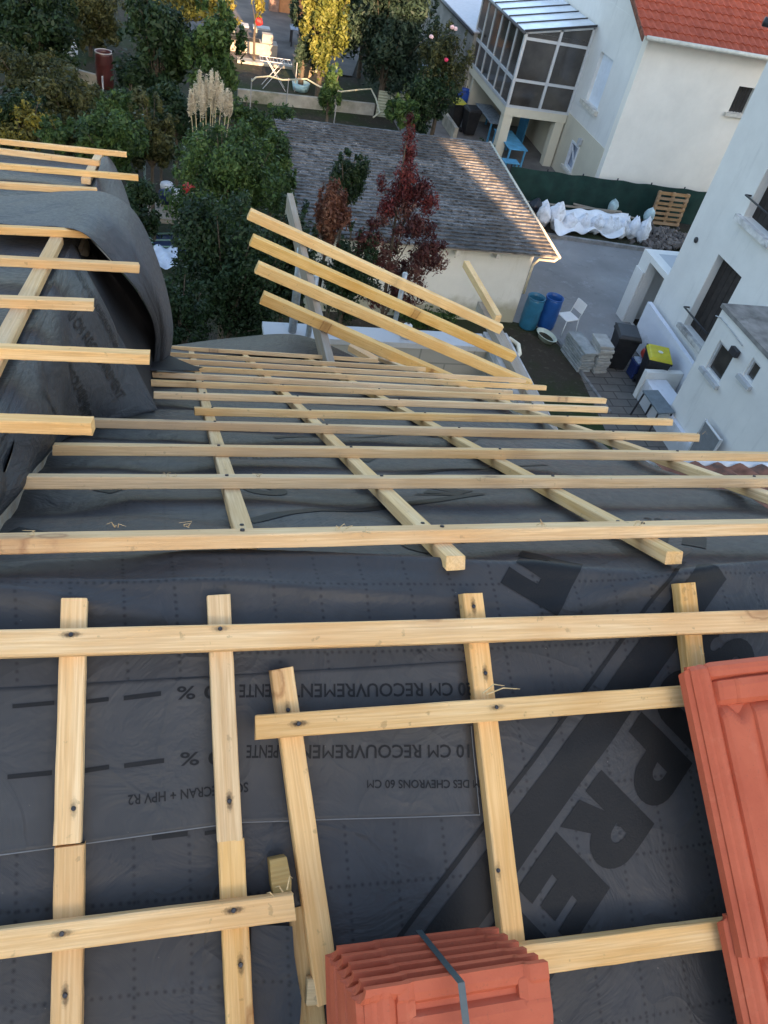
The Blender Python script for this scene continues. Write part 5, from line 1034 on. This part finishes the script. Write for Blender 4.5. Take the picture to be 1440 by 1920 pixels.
def plant(name, px, ydist, rpx, lb, cat, mat, n=9000, leaf=.07, clumps=14, seed=0, grp=None, trunk=True, base=None, squash=1, cl=.38, aspect=2.2, trunkmat=None, shell=.45, zmin=.1, dy=None):
    """crown centred where the pixel's ray meets y = ydist; rpx = half width, half height in pixels"""
    C = PY(*px, ydist); dep = (MM @ (np.array(C) - CAM))[2]; rx = rpx[0] * dep / FPX; rz = rpx[1] * dep / FPX / .80; ry = (dy or min(rx, rz * 1.1)) * squash
    if C.z - rz < zmin: rz_ = (C.z + rz - zmin) / 2; C.z = zmin + rz_; rz = rz_
    r = random.Random(seed * 13 + int(px[0])); e = empty(name, (C.x, C.y, 0), lb, cat, grp); off = np.array([C.x, C.y, 0]); B = []
    clumps = int(clumps * 2.4); n = int(n * 1.5); leaf *= .72; cl *= .68; shell = .15
    for k in range(clumps):
        while True:
            d = np.array([r.uniform(-1, 1) for _ in range(3)])
            if .10 < (d ** 2).sum() < 1.0: break
        f_ = r.uniform(.6, 1.22); q = np.array([C.x + d[0] * rx * .85 * f_, C.y + d[1] * ry * .85 * f_, max(C.z + d[2] * rz * .85 * f_, .15)]); s = cl * r.uniform(.5, 1.45); B.append((q - off, (rx * s * r.uniform(.7, 1.1), ry * s, rz * s * r.uniform(.6, 1.25))))
    for k in range(clumps // 2):
        a = r.uniform(0, 6.28); el = r.uniform(-.1, 1.4); q = np.array([C.x + rx * .95 * math.cos(a) * math.cos(el), C.y + ry * .95 * math.sin(a) * math.cos(el), C.z + rz * .95 * math.sin(el)]); B.append((q - off, (rx * .06, ry * .07, rz * .11)))
    leaves('crown', B, n, leaf, mat, e, aspect, shell=shell)
    if trunk:
        m = MB(); top_ = np.array([0, 0, C.z]); m.tube([(0, 0, 0), (r.uniform(-.05, .05), 0, C.z * .5), tuple(top_)], [.045 * rz + .03, .035 * rz + .02, .02], 7)
        for b in B[::3]: q = b[0]; z0 = max(.1, C.z - rz * .8); m.tube([(0, 0, z0), tuple(q * np.array([.5, .5, 0]) + np.array([0, 0, (z0 + q[2]) / 2])), tuple(q)], [.02 * rz + .012, .014, .006], 5)
        m.build('trunk', trunkmat or M_BARK, e)
    return e
G1 = leafmat('laurel_green', [(.018, .042, .012), (.042, .085, .022), (.08, .145, .035), (.15, .22, .06)]); G2 = leafmat('dark_green', [(.008, .02, .008), (.018, .04, .014), (.03, .06, .02), (.05, .09, .03)])
G3 = leafmat('olive_green', [(.025, .035, .012), (.05, .06, .02), (.09, .095, .03), (.16, .15, .05)]); G4 = leafmat('blue_green_conifer', [(.014, .03, .022), (.03, .055, .035), (.045, .075, .045), (.07, .11, .06)])
G5 = leafmat('golden_conifer', [(.07, .09, .02), (.14, .16, .03), (.24, .24, .05), (.36, .33, .08)]); RED = leafmat('crimson_leaves', [(.05, .012, .012), (.09, .018, .018), (.15, .026, .024), (.26, .05, .04)], .3)
BUR = leafmat('burgundy_leaves', [(.05, .012, .012), (.09, .022, .018), (.15, .06, .045), (.33, .20, .14)], .3); BRO = leafmat('bronze_leaves', [(.06, .02, .012), (.13, .05, .03), (.2, .08, .045), (.36, .2, .12)], .3); YEL = leafmat('yellowing_leaves', [(.05, .05, .01), (.12, .11, .02), (.3, .25, .04), (.5, .4, .06)])
gT = 'garden trees and shrubs'
P = [  # name, px, y, rpx, label, mat, n, leaf, clumps
 ('laurel_bush', (425, 345), 15.5, (105, 92), 'broad bright green laurel bush below the pampas grass', G1, 22000, .11, 26), ('laurel_bush', (512, 330), 17.0, (46, 62), 'green laurel touching the left end of the shed roof', G1, 11000, .11, 16),
 ('laurel_tree', (430, 520), 10.5, (115, 125), 'dark green laurel tree right behind the lean-to timbers', G2, 26000, .085, 30), ('laurel_tree', (535, 490), 11.0, (66, 100), 'tall dark laurel behind the grey plank', G2, 15000, .085, 18), ('laurel_tree', (340, 600), 8.6, (55, 80), 'dark laurel between the dormer flap and the eave', G2, 9000, .07, 12),
 ('green_shrub', (652, 345), 14.2, (40, 50), 'upright dark green shrub in front of the shed roof', G2, 7000, .08, 12), ('bronze_shrub', (618, 415), 12.8, (36, 62), 'bronze brown-leaved shrub left of the red tree', BRO, 6500, .085, 14), ('dark_shrub', (650, 520), 12.6, (60, 80), 'dark shrub behind the joists below the red tree', G2, 9000, .08, 14),
 ('loquat_tree', (60, 50), 31, (90, 75), 'big dark green tree in the top left corner', G2, 15000, .22, 22), ('willow_tree', (165, 25), 35, (72, 52), 'feathery olive green tree right of the corner tree', G3, 12000, .2, 20),
 ('fig_bush', (295, 95), 28, (72, 85), 'round large-leaved dark bush right of the rusty barrel', G2, 10000, .22, 16), ('green_shrub', (395, 105), 27.5, (58, 75), 'fresh green shrub behind the pampas plumes', G1, 10000, .19, 16),
 ('bramble_bush', (55, 140), 26, (80, 50), 'greyish bramble at the left edge above the dormer', G3, 6000, .16, 12), ('rose_bush', (120, 215), 21.5, (85, 55), 'tangled dark shrub in the left garden', G3, 9000, .15, 14), ('quince_shrub', (45, 235), 19.5, (60, 45), 'shrub with yellowing leaves at the left edge', YEL, 1700, .13, 12), ('dark_shrub', (40, 235), 20, (75, 50), 'dark green shrub around the yellowing one', G2, 8000, .13, 14),
 ('green_shrub', (215, 228), 22.5, (66, 40), 'mid green shrub below the rusty barrel', G1, 8000, .15, 12), ('holly_bush', (200, 265), 18.5, (75, 50), 'dense green shrub behind the dormer battens', G1, 9000, .13, 14), ('dark_shrub', (285, 255), 19.5, (55, 60), 'olive shrub left of the laurel bush', G3, 7000, .14, 12), ('ivy_mass', (330, 215), 23.5, (70, 40), 'low shrub at the foot of the pampas grass', G2, 7000, .15, 10), ('dark_shrub', (255, 400), 13, (45, 60), 'dark shrub in the gap right of the dormer', G2, 5000, .1, 10),
 ('golden_cypress', (612, 30), 33.5, (45, 85), 'sunlit golden conifer in front of the garden table', G5, 12000, .2, 20), ('blue_cypress', (735, 45), 33, (88, 105), 'massive dark blue-green cypress at the top', G4, 34000, .2, 40), ('blue_cypress', (575, 40), 34.5, (34, 75), 'dark cypress behind the golden conifer', G4, 8000, .2, 12),
 ('rose_bush', (835, 130), 29.0, (52, 62), 'straggly rose bush beside the conservatory gutter', G3, 6500, .15, 14), ('green_shrub', (618, 172), 27.8, (24, 42), 'small green shrub growing over the garden wall', G1, 3500, .15, 8), ('tall_grass', (755, 212), 27.0, (36, 24), 'tuft of tall grass beside the corrugated sheet', G1, 3500, .2, 8), ('white_flowers', (895, 280), 25.6, (32, 16), 'low bush with white flowers behind the shed roof', G2, 2500, .1, 8), ('ivy_mass', (800, 190), 28, (60, 45), 'ivy and brambles below the rose bush', G2, 7000, .15, 12), ('low_hedge', (470, 225), 22, (75, 30), 'low greenery along the foot of the garden wall', G1, 6000, .12, 10), ('weed_patch', (790, 595), 16.6, (80, 18), 'weeds growing at the foot of the shed wall', G1, 2500, .09, 10),
 ('dark_shrub', (690, 20), 37, (90, 60), 'dark hedge behind the big cypress', G2, 8000, .25, 12), ('small_shrub', (100, 255), 17.5, (35, 28), 'small fresh green shrub just above the dormer battens', G1, 2500, .1, 8), ('small_shrub', (160, 180), 24, (28, 22), 'small olive shrub left of the rusty barrel foot', G3, 1800, .12, 8), ('small_shrub', (245, 150), 27, (14, 22), 'thin dark shrub right of the rusty barrel', G2, 1500, .14, 6), ('small_shrub', (300, 190), 24, (34, 20), 'small bright shrub under the round dark bush', G1, 2200, .12, 8), ('hedge', (330, 5), 38, (120, 30), 'autumn-tinged hedge at the top edge', YEL, 4000, .25, 12)]
for i, (nm, px, yd, rp, lb, mt, n, lf, cp) in enumerate(P): plant(nm, px, yd, rp, lb, {'tree': 'tree'}.get(nm.split('_')[-1], 'shrub') if 'cypress' not in nm else 'tree', mt, n, lf, cp, i, gT, zmin=.03)
# red tree: narrow crimson spire over a broad burgundy crown
yt = 13.4; base = PY(735, 520, yt); e = empty('red_tree', (base.x, base.y, 0), 'tree with crimson spire and burgundy lower leaves in front of the shed', 'tree'); off = np.array([base.x, base.y, 0]); B = []; B2 = []
r_ = random.Random(11)
for (x, y, w_, h_) in ((768, 222, 7, 12), (767, 250, 12, 18), (766, 285, 16, 24), (762, 325, 22, 28), (748, 360, 24, 26), (788, 355, 24, 26), (725, 390, 18, 24), (805, 380, 20, 24), (765, 370, 24, 30), (715, 345, 8, 22)):
    p = np.array(PY(x, y, yt + r_.uniform(-.2, .2))); s = 12.5 / FPX; B.append((p - off, (w_ * s * 1.1, w_ * s, h_ * s * 1.1)))
for k in range(44):
    a = r_.uniform(0, 6.28); q = r_.random() ** .5; x = 740 + 85 * q * math.cos(a); y = 480 + 90 * q * math.sin(a); p = np.array(PY(x, y, yt + r_.uniform(-.7, .6))); s = 12.5 / FPX; w_ = r_.uniform(12, 24); B2.append((p - off, (w_ * s, w_ * s, w_ * s * 1.1)))
for (x, y) in ((815, 470), (830, 460), (700, 420), (790, 560)): p = np.array(PY(x, y, yt)); B2.append((p - off, (.12, .1, .1)))
leaves('crimson_crown', B, 7500, .060, RED, e, 2.6, shell=.05); leaves('burgundy_crown', B2, 13000, .072, BUR, e, 2.6, shell=.05)
m = MB(); tp = np.array(PY(767, 225, yt)) - off; m.tube([(0, 0, 0), (.02, 0, 1.2), tuple(tp * .6 + np.array([0, 0, tp[2] * .1])), tuple(tp)], [.06, .05, .025, .006], 7)
for b in B2[::2] + B[2:]: m.tube([(0, 0, max(.4, b[0][2] - .7)), tuple(b[0])], [.014, .004], 5)
m.build('trunk', M_BARK, e)
# pampas grass
yp = 20.5; pb = PY(395, 265, yp); e = empty('pampas_grass', (pb.x, pb.y, 0), 'clump of pampas grass with cream plumes', 'pampas grass'); off = np.array([pb.x, pb.y, 0]); M_PL = leafmat('plume', [(.6, .5, .36), (.78, .68, .5), (.95, .85, .66), (1, .95, .8)], .3)
for k, (x, y, w_, h_) in enumerate(((374, 172, 9, 26), (386, 178, 8, 24), (396, 170, 8, 24), (406, 175, 9, 26), (365, 190, 7, 22), (415, 188, 8, 22), (425, 196, 8, 20), (357, 198, 6, 20), (432, 200, 5, 18), (380, 195, 8, 22), (400, 195, 7, 20))):
    p = np.array(PY(x, y, yp + .1 * math.sin(k * 2))); s = 21.4 / FPX; leaves('plume', [(p - off, (w_ * s * .68, w_ * s * .60, h_ * s * .85)), (p - off + np.array([0, 0, h_ * s * .8]), (w_ * s * .34, w_ * s * .34, h_ * s * .5))], 1300, .07, M_PL, e, 4.5, up=.1, shell=.05)
    MB().tube([(p[0] * .3 - off[0] * .3, 0, .3), tuple(p - off)], .012, 5).build('stem', PL('straw', (.4, .34, .2), .8), e)
B = [((0, 0, .5), (.8, .8, .6))]; leaves('blades', B, 1500, .5, G3, e, 12, shell=.1)
# roses
for i, (x, y, c) in enumerate(((847, 55, (.7, .45, .45)), (808, 73, (.7, .45, .45)), (836, 116, (.6, .04, .1)), (853, 58, (.72, .5, .5)))):
    lumpy('rose', PY(x, y, 28.2), .07, .07, .06, PL('petals%d' % i, c, .6), i, 0, tie=False, lab=('large pale pink rose at the top of the rose bush', 'smaller pale rose left of the top one', 'red rose low on the rose bush', 'pale rose touching the largest one')[i], cat='flower', grp='roses on the bush')
#@@GARDEN2
# ------------------------------------------------------------------ garden structures
M_GW = PL('garden_wall', (.33, .31, .26), .9, var=.35, sc=2, dirt=(.14, .15, .1))
a, b = G(445, 190), G(700, 217)
o = MB().prism([a, b, b + Vector((0, .15, 0)), a + Vector((0, .15, 0))], (0, 0, .42)).build('garden_wall', M_GW); tag(o, 'long low concrete wall across the back garden', 'wall')
a, b = G(130, 150), G(185, 165); o = MB().prism([a, b, b + Vector((0, .15, 0)), a + Vector((0, .15, 0))], (0, 0, .4)).build('garden_wall', M_GW); tag(o, 'short piece of low wall left of the rusty barrel', 'wall')
a, b = G(445, 118), G(640, 142); o = MB().prism([a, b, b + Vector((0, .5, 0)), a + Vector((0, .5, 0))], (0, 0, .1)).build('terrace_kerb', M_GW); tag(o, 'broad kerb step in front of the garden terrace', 'kerb')
terr = [G(440, 115), G(660, 145), G(690, 60), G(700, -60), G(300, -90), G(330, 40)]; tag(mesh('terrace', [(v.x, v.y, .05) for v in terr], [tuple(range(6))], PL('terrace_paving', (.10, .085, .075), .9, var=.4, sc=1)), kind='structure')
b_ = G(198, 164); barrel(b_.x, b_.y, .30, 1.15, (.07, .018, .016), 'tall rusty dark red barrel with a pale rim in the garden', name='rusty_barrel', rim=PL('pale_rim', (.4, .36, .33), .5))
p = G(134, 118); lumpy('white_bag', p, .25, .2, .45, M_SACK, 31, .4, lab='tall white bag standing left of the rusty barrel', cat='bag')
# lit planter boxes
p = G(486, 104); PLN = empty('planter', p, 'pale stone planter with two tiers catching sunlight', 'planter'); M_PLN = PL('pale_stone', (.36, .31, .25), .8)
MB().box((-1.4, -.1, 0), (.75, .6, .48)).build('trough', M_PLN, PLN); MB().box((.1, .1, .481), (.55, .5, .8)).build('upper_box', M_PLN, PLN); MB().box((-1.3, .0, .481), (.0, .5, .5)).build('soil', M_GR, PLN)
p = G(470, 70); BEN = empty('stone_bench', p, 'white benches or trough lids behind the planter', 'bench')
for dx in (-.85, .1): MB().box((dx, 0, .35), (dx + .75, .5, .42)).build('seat', PL('bench_white', (.4, .39, .37), .7), BEN); MB().box((dx + .1, .1, 0), (dx + .2, .4, .35)).build('leg', M_GW, BEN)
p = PY(485, 43, 37.0); lumpy('red_flowers', p - Vector((0, 0, .1)), .15, .14, .13, PL('red_petals', (.5, .02, .02), .6), 3, 0, tie=False, lab='bright red flowers above the planter', cat='flowers', amp=.3)
e = plant('yellow_vine', (482, 15), 37.0, (12, 30), 'hanging yellow-orange foliage above the red flowers', 'vine', YEL, 900, .16, 6, 5, zmin=.3, trunk=True)
# garden table
p = G(575, 92, .0); table('garden_table', (p.x, p.y + .2), 1.6, .9, .75, -.05, PL('striped_cloth', (.22, .24, .28), .7, var=.4, sc=10), M_IRON, 'garden table with a grey cloth left of the cypress')
# cabinet
p = G(545, 28); o = MB().box(p + Vector((-.6, 0, 0)), p + Vector((.8, .6, 1.6))).build('orange_cabinet', PL('orange_wood', (.38, .17, .07), .7, var=.2)); bevel(o, .02); tag(o, 'orange-brown wooden cabinet at the top edge', 'cabinet')
o = MB().box(p + Vector((-1.1, -.1, 0)), p + Vector((-.62, .5, 2.0))).build('brick_pier', PL('brick', (.2, .12, .09), .9, var=.4, sc=6)); tag(o, 'brick pier left of the orange cabinet', 'pier')
# drying rack, a folding wire airer
p = G(513, 165); AR = empty('drying_rack', p, 'folding white wire airer on the garden soil', 'drying rack'); fr = MB(); M_WIRE = PL('white_wire', (.55, .55, .55), .5)
for y in (-.25, .25): fr.tube([(-.45, y, 0), (.35, y, 1.0)], .012, 5); fr.tube([(.45, y, 0), (-.35, y, 1.0)], .012, 5)
fr.build('legs', M_WIRE, AR); fr = MB(); fr.tube([(-.6, -.3, 1.0), (.6, -.3, 1.0), (.6, .3, 1.0), (-.6, .3, 1.0), (-.6, -.3, 1.0)], .012, 5)
for k in range(8): fr.tube([(-.5 + k * .14, -.3, 1.0), (-.5 + k * .14, .3, 1.0)], .006, 4)
fr.build('rack', M_WIRE, AR)
p = G(565, 150); lumpy('compost_sack', p, .42, .35, .5, PL('beige_sack', (.28, .22, .15), .8, var=.4, sc=3), 8, .2, lab='bulging beige sack behind the blue tub', cat='sack')
p = G(563, 170); o = MB().lathe([(0, .02), (.3, .02), (.36, .3), (.34, .31), (.28, .06), (0, .06)], c=p, n=20).build('blue_tub', PL('light_blue', (.35, .55, .62), .4), None, True); tag(o, 'light blue plastic tub beside the garden wall', 'tub')
# hose on stakes
hp = [G(x, y, 1.0) for x, y in ((472, 152), (480, 145), (505, 143), (530, 150), (575, 148), (600, 163), (640, 172), (675, 168), (696, 167), (705, 185), (712, 212), (700, 220))]
o = MB().tube(hp, .03, 8).build('garden_hose', PL('pale_hose', (.48, .45, .32), .5), None, True); tag(o, 'pale garden hose strung along stakes above the wall', 'hose')
for i, (x, y, lb) in enumerate(((472, 150, 'wire stake holding the free end of the hose'), (541, 150, 'thin stake under the middle of the hose'), (557, 120, 'light metal stake behind the blue tub'), (718, 142, 'light metal stake left of the corrugated sheet'), (632, 186, 'short stake on the wall right of the shrub'))):
    q = G(x, y, 1.0); o = MB().tube([(q.x, q.y, 0), (q.x, q.y, 1.05)], .02, 6).build('stake', PL('stake_metal', (.3, .3, .3), .5)); tag(o, lb, 'stake', 'thin stakes in the garden')
q = PY(268, 215, 20.5); o = MB().tube([(q.x, q.y, 0), tuple(q)], .03, 6).build('pole', PL('green_pole', (.2, .26, .24), .5)); tag(o, 'tall thin greenish pole left of the laurel bush', 'pole')
q = G(195, 163); o = MB().tube([(q.x - .0, q.y - .5, 0), (q.x, q.y - .5, .5)], .03, 6).build('stake', M_CAP); tag(o, 'pale stake in front of the rusty barrel', 'stake')
# corrugated sheet
p = G(738, 222); m = MB(); vs = []; fs = []
for i in range(49):
    z = i / 48 * .95; d = .02 * math.sin(i / 48 * 2 * math.pi * 9); vs += [(p.x - .75, p.y + d, z), (p.x + .8, p.y + d, z)]
for i in range(48): fs.append((i * 2, i * 2 + 1, i * 2 + 3, i * 2 + 2))
o = mesh('corrugated_sheet', vs, fs, PL('corrugated_cream', (.42, .42, .30), .6), None, True); s_ = o.modifiers.new('t', 'SOLIDIFY'); s_.thickness = .01; tag(o, 'cream corrugated sheet standing at the end of the garden wall', 'sheet')
# cold frame with window
p = G(785, 195); CF = empty('cold_frame', p, 'small grey garden shed front with a paned window under the roses', 'shed'); MB().box((-.7, 0, 0), (.7, .8, 1.3)).build('body', PL('grey_blue_board', (.2, .23, .27), .7, var=.3), CF)
m = MB(); 
for x in (-.25, 0, .25): m.box((x - .02, -.04, .35), (x + .02, -.002, 1.05))
for z in (.35, .58, .82, 1.05): m.box((-.25, -.045, z - .02), (.25, -.041, z + .02))
m.build('window_grid', PL('grid_white', (.5, .52, .55), .5), CF); MB().box((-.24, -.02, .36), (.24, -.002, 1.04)).build('pane', PL('pale_pane', (.25, .29, .33), .2), CF)
# brick edging left of bins
a, b = G(828, 232), G(848, 262); o = MB().prism([a, b, b + Vector((.15, 0, 0)), a + Vector((.15, 0, 0))], (0, 0, .45)).build('edging_wall', M_GW); tag(o, 'short low wall left of the dark bins', 'wall')
# neighbour's shed with concrete wall and pale roof at top
zt_ = 3.0; e1, e2, e3 = G(822, -10, zt_), G(890, 62, zt_), G(900, 0, zt_); NB = empty('neighbour_shed', e2.xy.to_3d(), 'grey concrete outbuilding with pale sheet roof behind the roses', 'outbuilding'); nl = NB.location
q1 = Vector((e2.x, e2.y, 0)); q0 = Vector((e1.x, e1.y, 0)); dd = (q0 - q1)
MB().prism([q1 - nl, q1 + dd * 1.6 - nl, q1 + dd * 1.6 + Vector((.2, 0, 0)) - nl, q1 + Vector((.2, 0, 0)) - nl], (0, 0, zt_)).build('wall', PL('board_concrete', (.24, .23, .21), .9, var=.4, sc=1.5), NB)
MB().prism([q1 - nl + Vector((-.05, -.1, zt_ + .01)), q1 + dd * 1.6 - nl + Vector((-.05, 0, zt_ + .01)), q1 + dd * 1.6 - nl + Vector((8, 0, zt_ + .9)), q1 - nl + Vector((2.6, -.1, zt_ + .35))], (0, 0, .05)).build('roof', PL('pale_sheet_roof', (.52, .50, .53), .5, var=.08), NB)
MB().tube([q1 - nl + Vector((-.1, -.1, zt_ - .02)), q1 + dd * 1.6 - nl + Vector((-.1, 0, zt_ - .02))], .06, 8).build('gutter', M_IRON, NB, True)
# clutter in the gap beside the dormer
p = G(318, 440, .0); CR = empty('garden_crate', G(318, 450, .5), 'blue-green framed crate between the dormer and the laurel', 'crate', rz=.2); c0 = CR.location
fr = MB(); 
for (a, b) in (((-.45, -.35), (.45, -.35)), ((.45, -.35), (.45, .35)), ((.45, .35), (-.45, .35)), ((-.45, .35), (-.45, -.35)), ((-.45, 0), (.45, 0))): fr.tube([(*a, 0), (*b, 0)], .025, 5)
fr.build('frame', PL('green_frame', (.16, .28, .24), .5), CR); MB().box((-.43, -.33, -.25), (.43, .33, -.03)).build('tray', PL('navy_tray', (.03, .05, .12), .5), CR)
for i, (x, y, c, lb) in enumerate(((313, 365, (.6, .6, .62), 'white jerrycan in the gap right of the dormer'), (330, 378, (.55, .55, .55), 'white tub beside the jerrycan'), (310, 380, (.01, .02, .06), 'navy tub below the jerrycan'), (354, 368, (.5, .03, .03), 'red tub next to the laurel'), (335, 398, (.4, .4, .36), 'pale bowl beneath the white tub'))):
    p = G(x, y, 1.2); o = MB().lathe([(0, 0), (.13, 0), (.17, .25), (.15, .3), (.06, .34), (0, .34)], c=p, n=14).build('garden_tub', PL('tub%d' % i, c, .4), None, True); tag(o, lb, 'tub', 'tubs in the gap beside the dormer')
p = G(330, 392, 1.15); o = MB().box(p + Vector((-.7, -.6, -.12)), p + Vector((.6, .7, 0))).build('potting_bench', W_GREY); tag(o, 'low grey potting bench carrying the tubs beside the dormer', 'bench')
def sheetf(u, v): p = G(288 + 45 * u, 462 + 40 * v, 1.1); p.z += .06 * math.sin(u * 9) * math.cos(v * 7); return p
o = skin('plastic_sheet', sheetf, 14, 14, PL('pale_blue_sheet', (.6, .66, .75), .4), None); tag(o, 'crumpled pale blue plastic sheet behind the dormer flap', 'plastic sheet')
# unseen sun blocker added behind the camera, which keeps the near slope in shade
SBLK = empty('sun_blocker', (0, -24, 0), 'added sun-blocking wall with a hole behind the photographer, outside the picture', 'building')
ZL, ZT, ZS_ = 16.65, 19.2, 15.65
bx = MB()
for a_, b_ in (((-45, 0, 0), (10.2, .5, ZT)), ((10.2, 0, 0), (14.2, .5, ZL)), ((15.0, 0, 0), (60, .5, ZT)), ((14.2, 0, ZS_), (15.0, .5, ZT)), ((14.2, 0, 0), (15.0, .5, 13.3))): bx.box(a_, b_)  # notch and hole shaped to let sun onto the planter and shed roof
bx.build('wall', M_BEIGE, SBLK)
#@@END
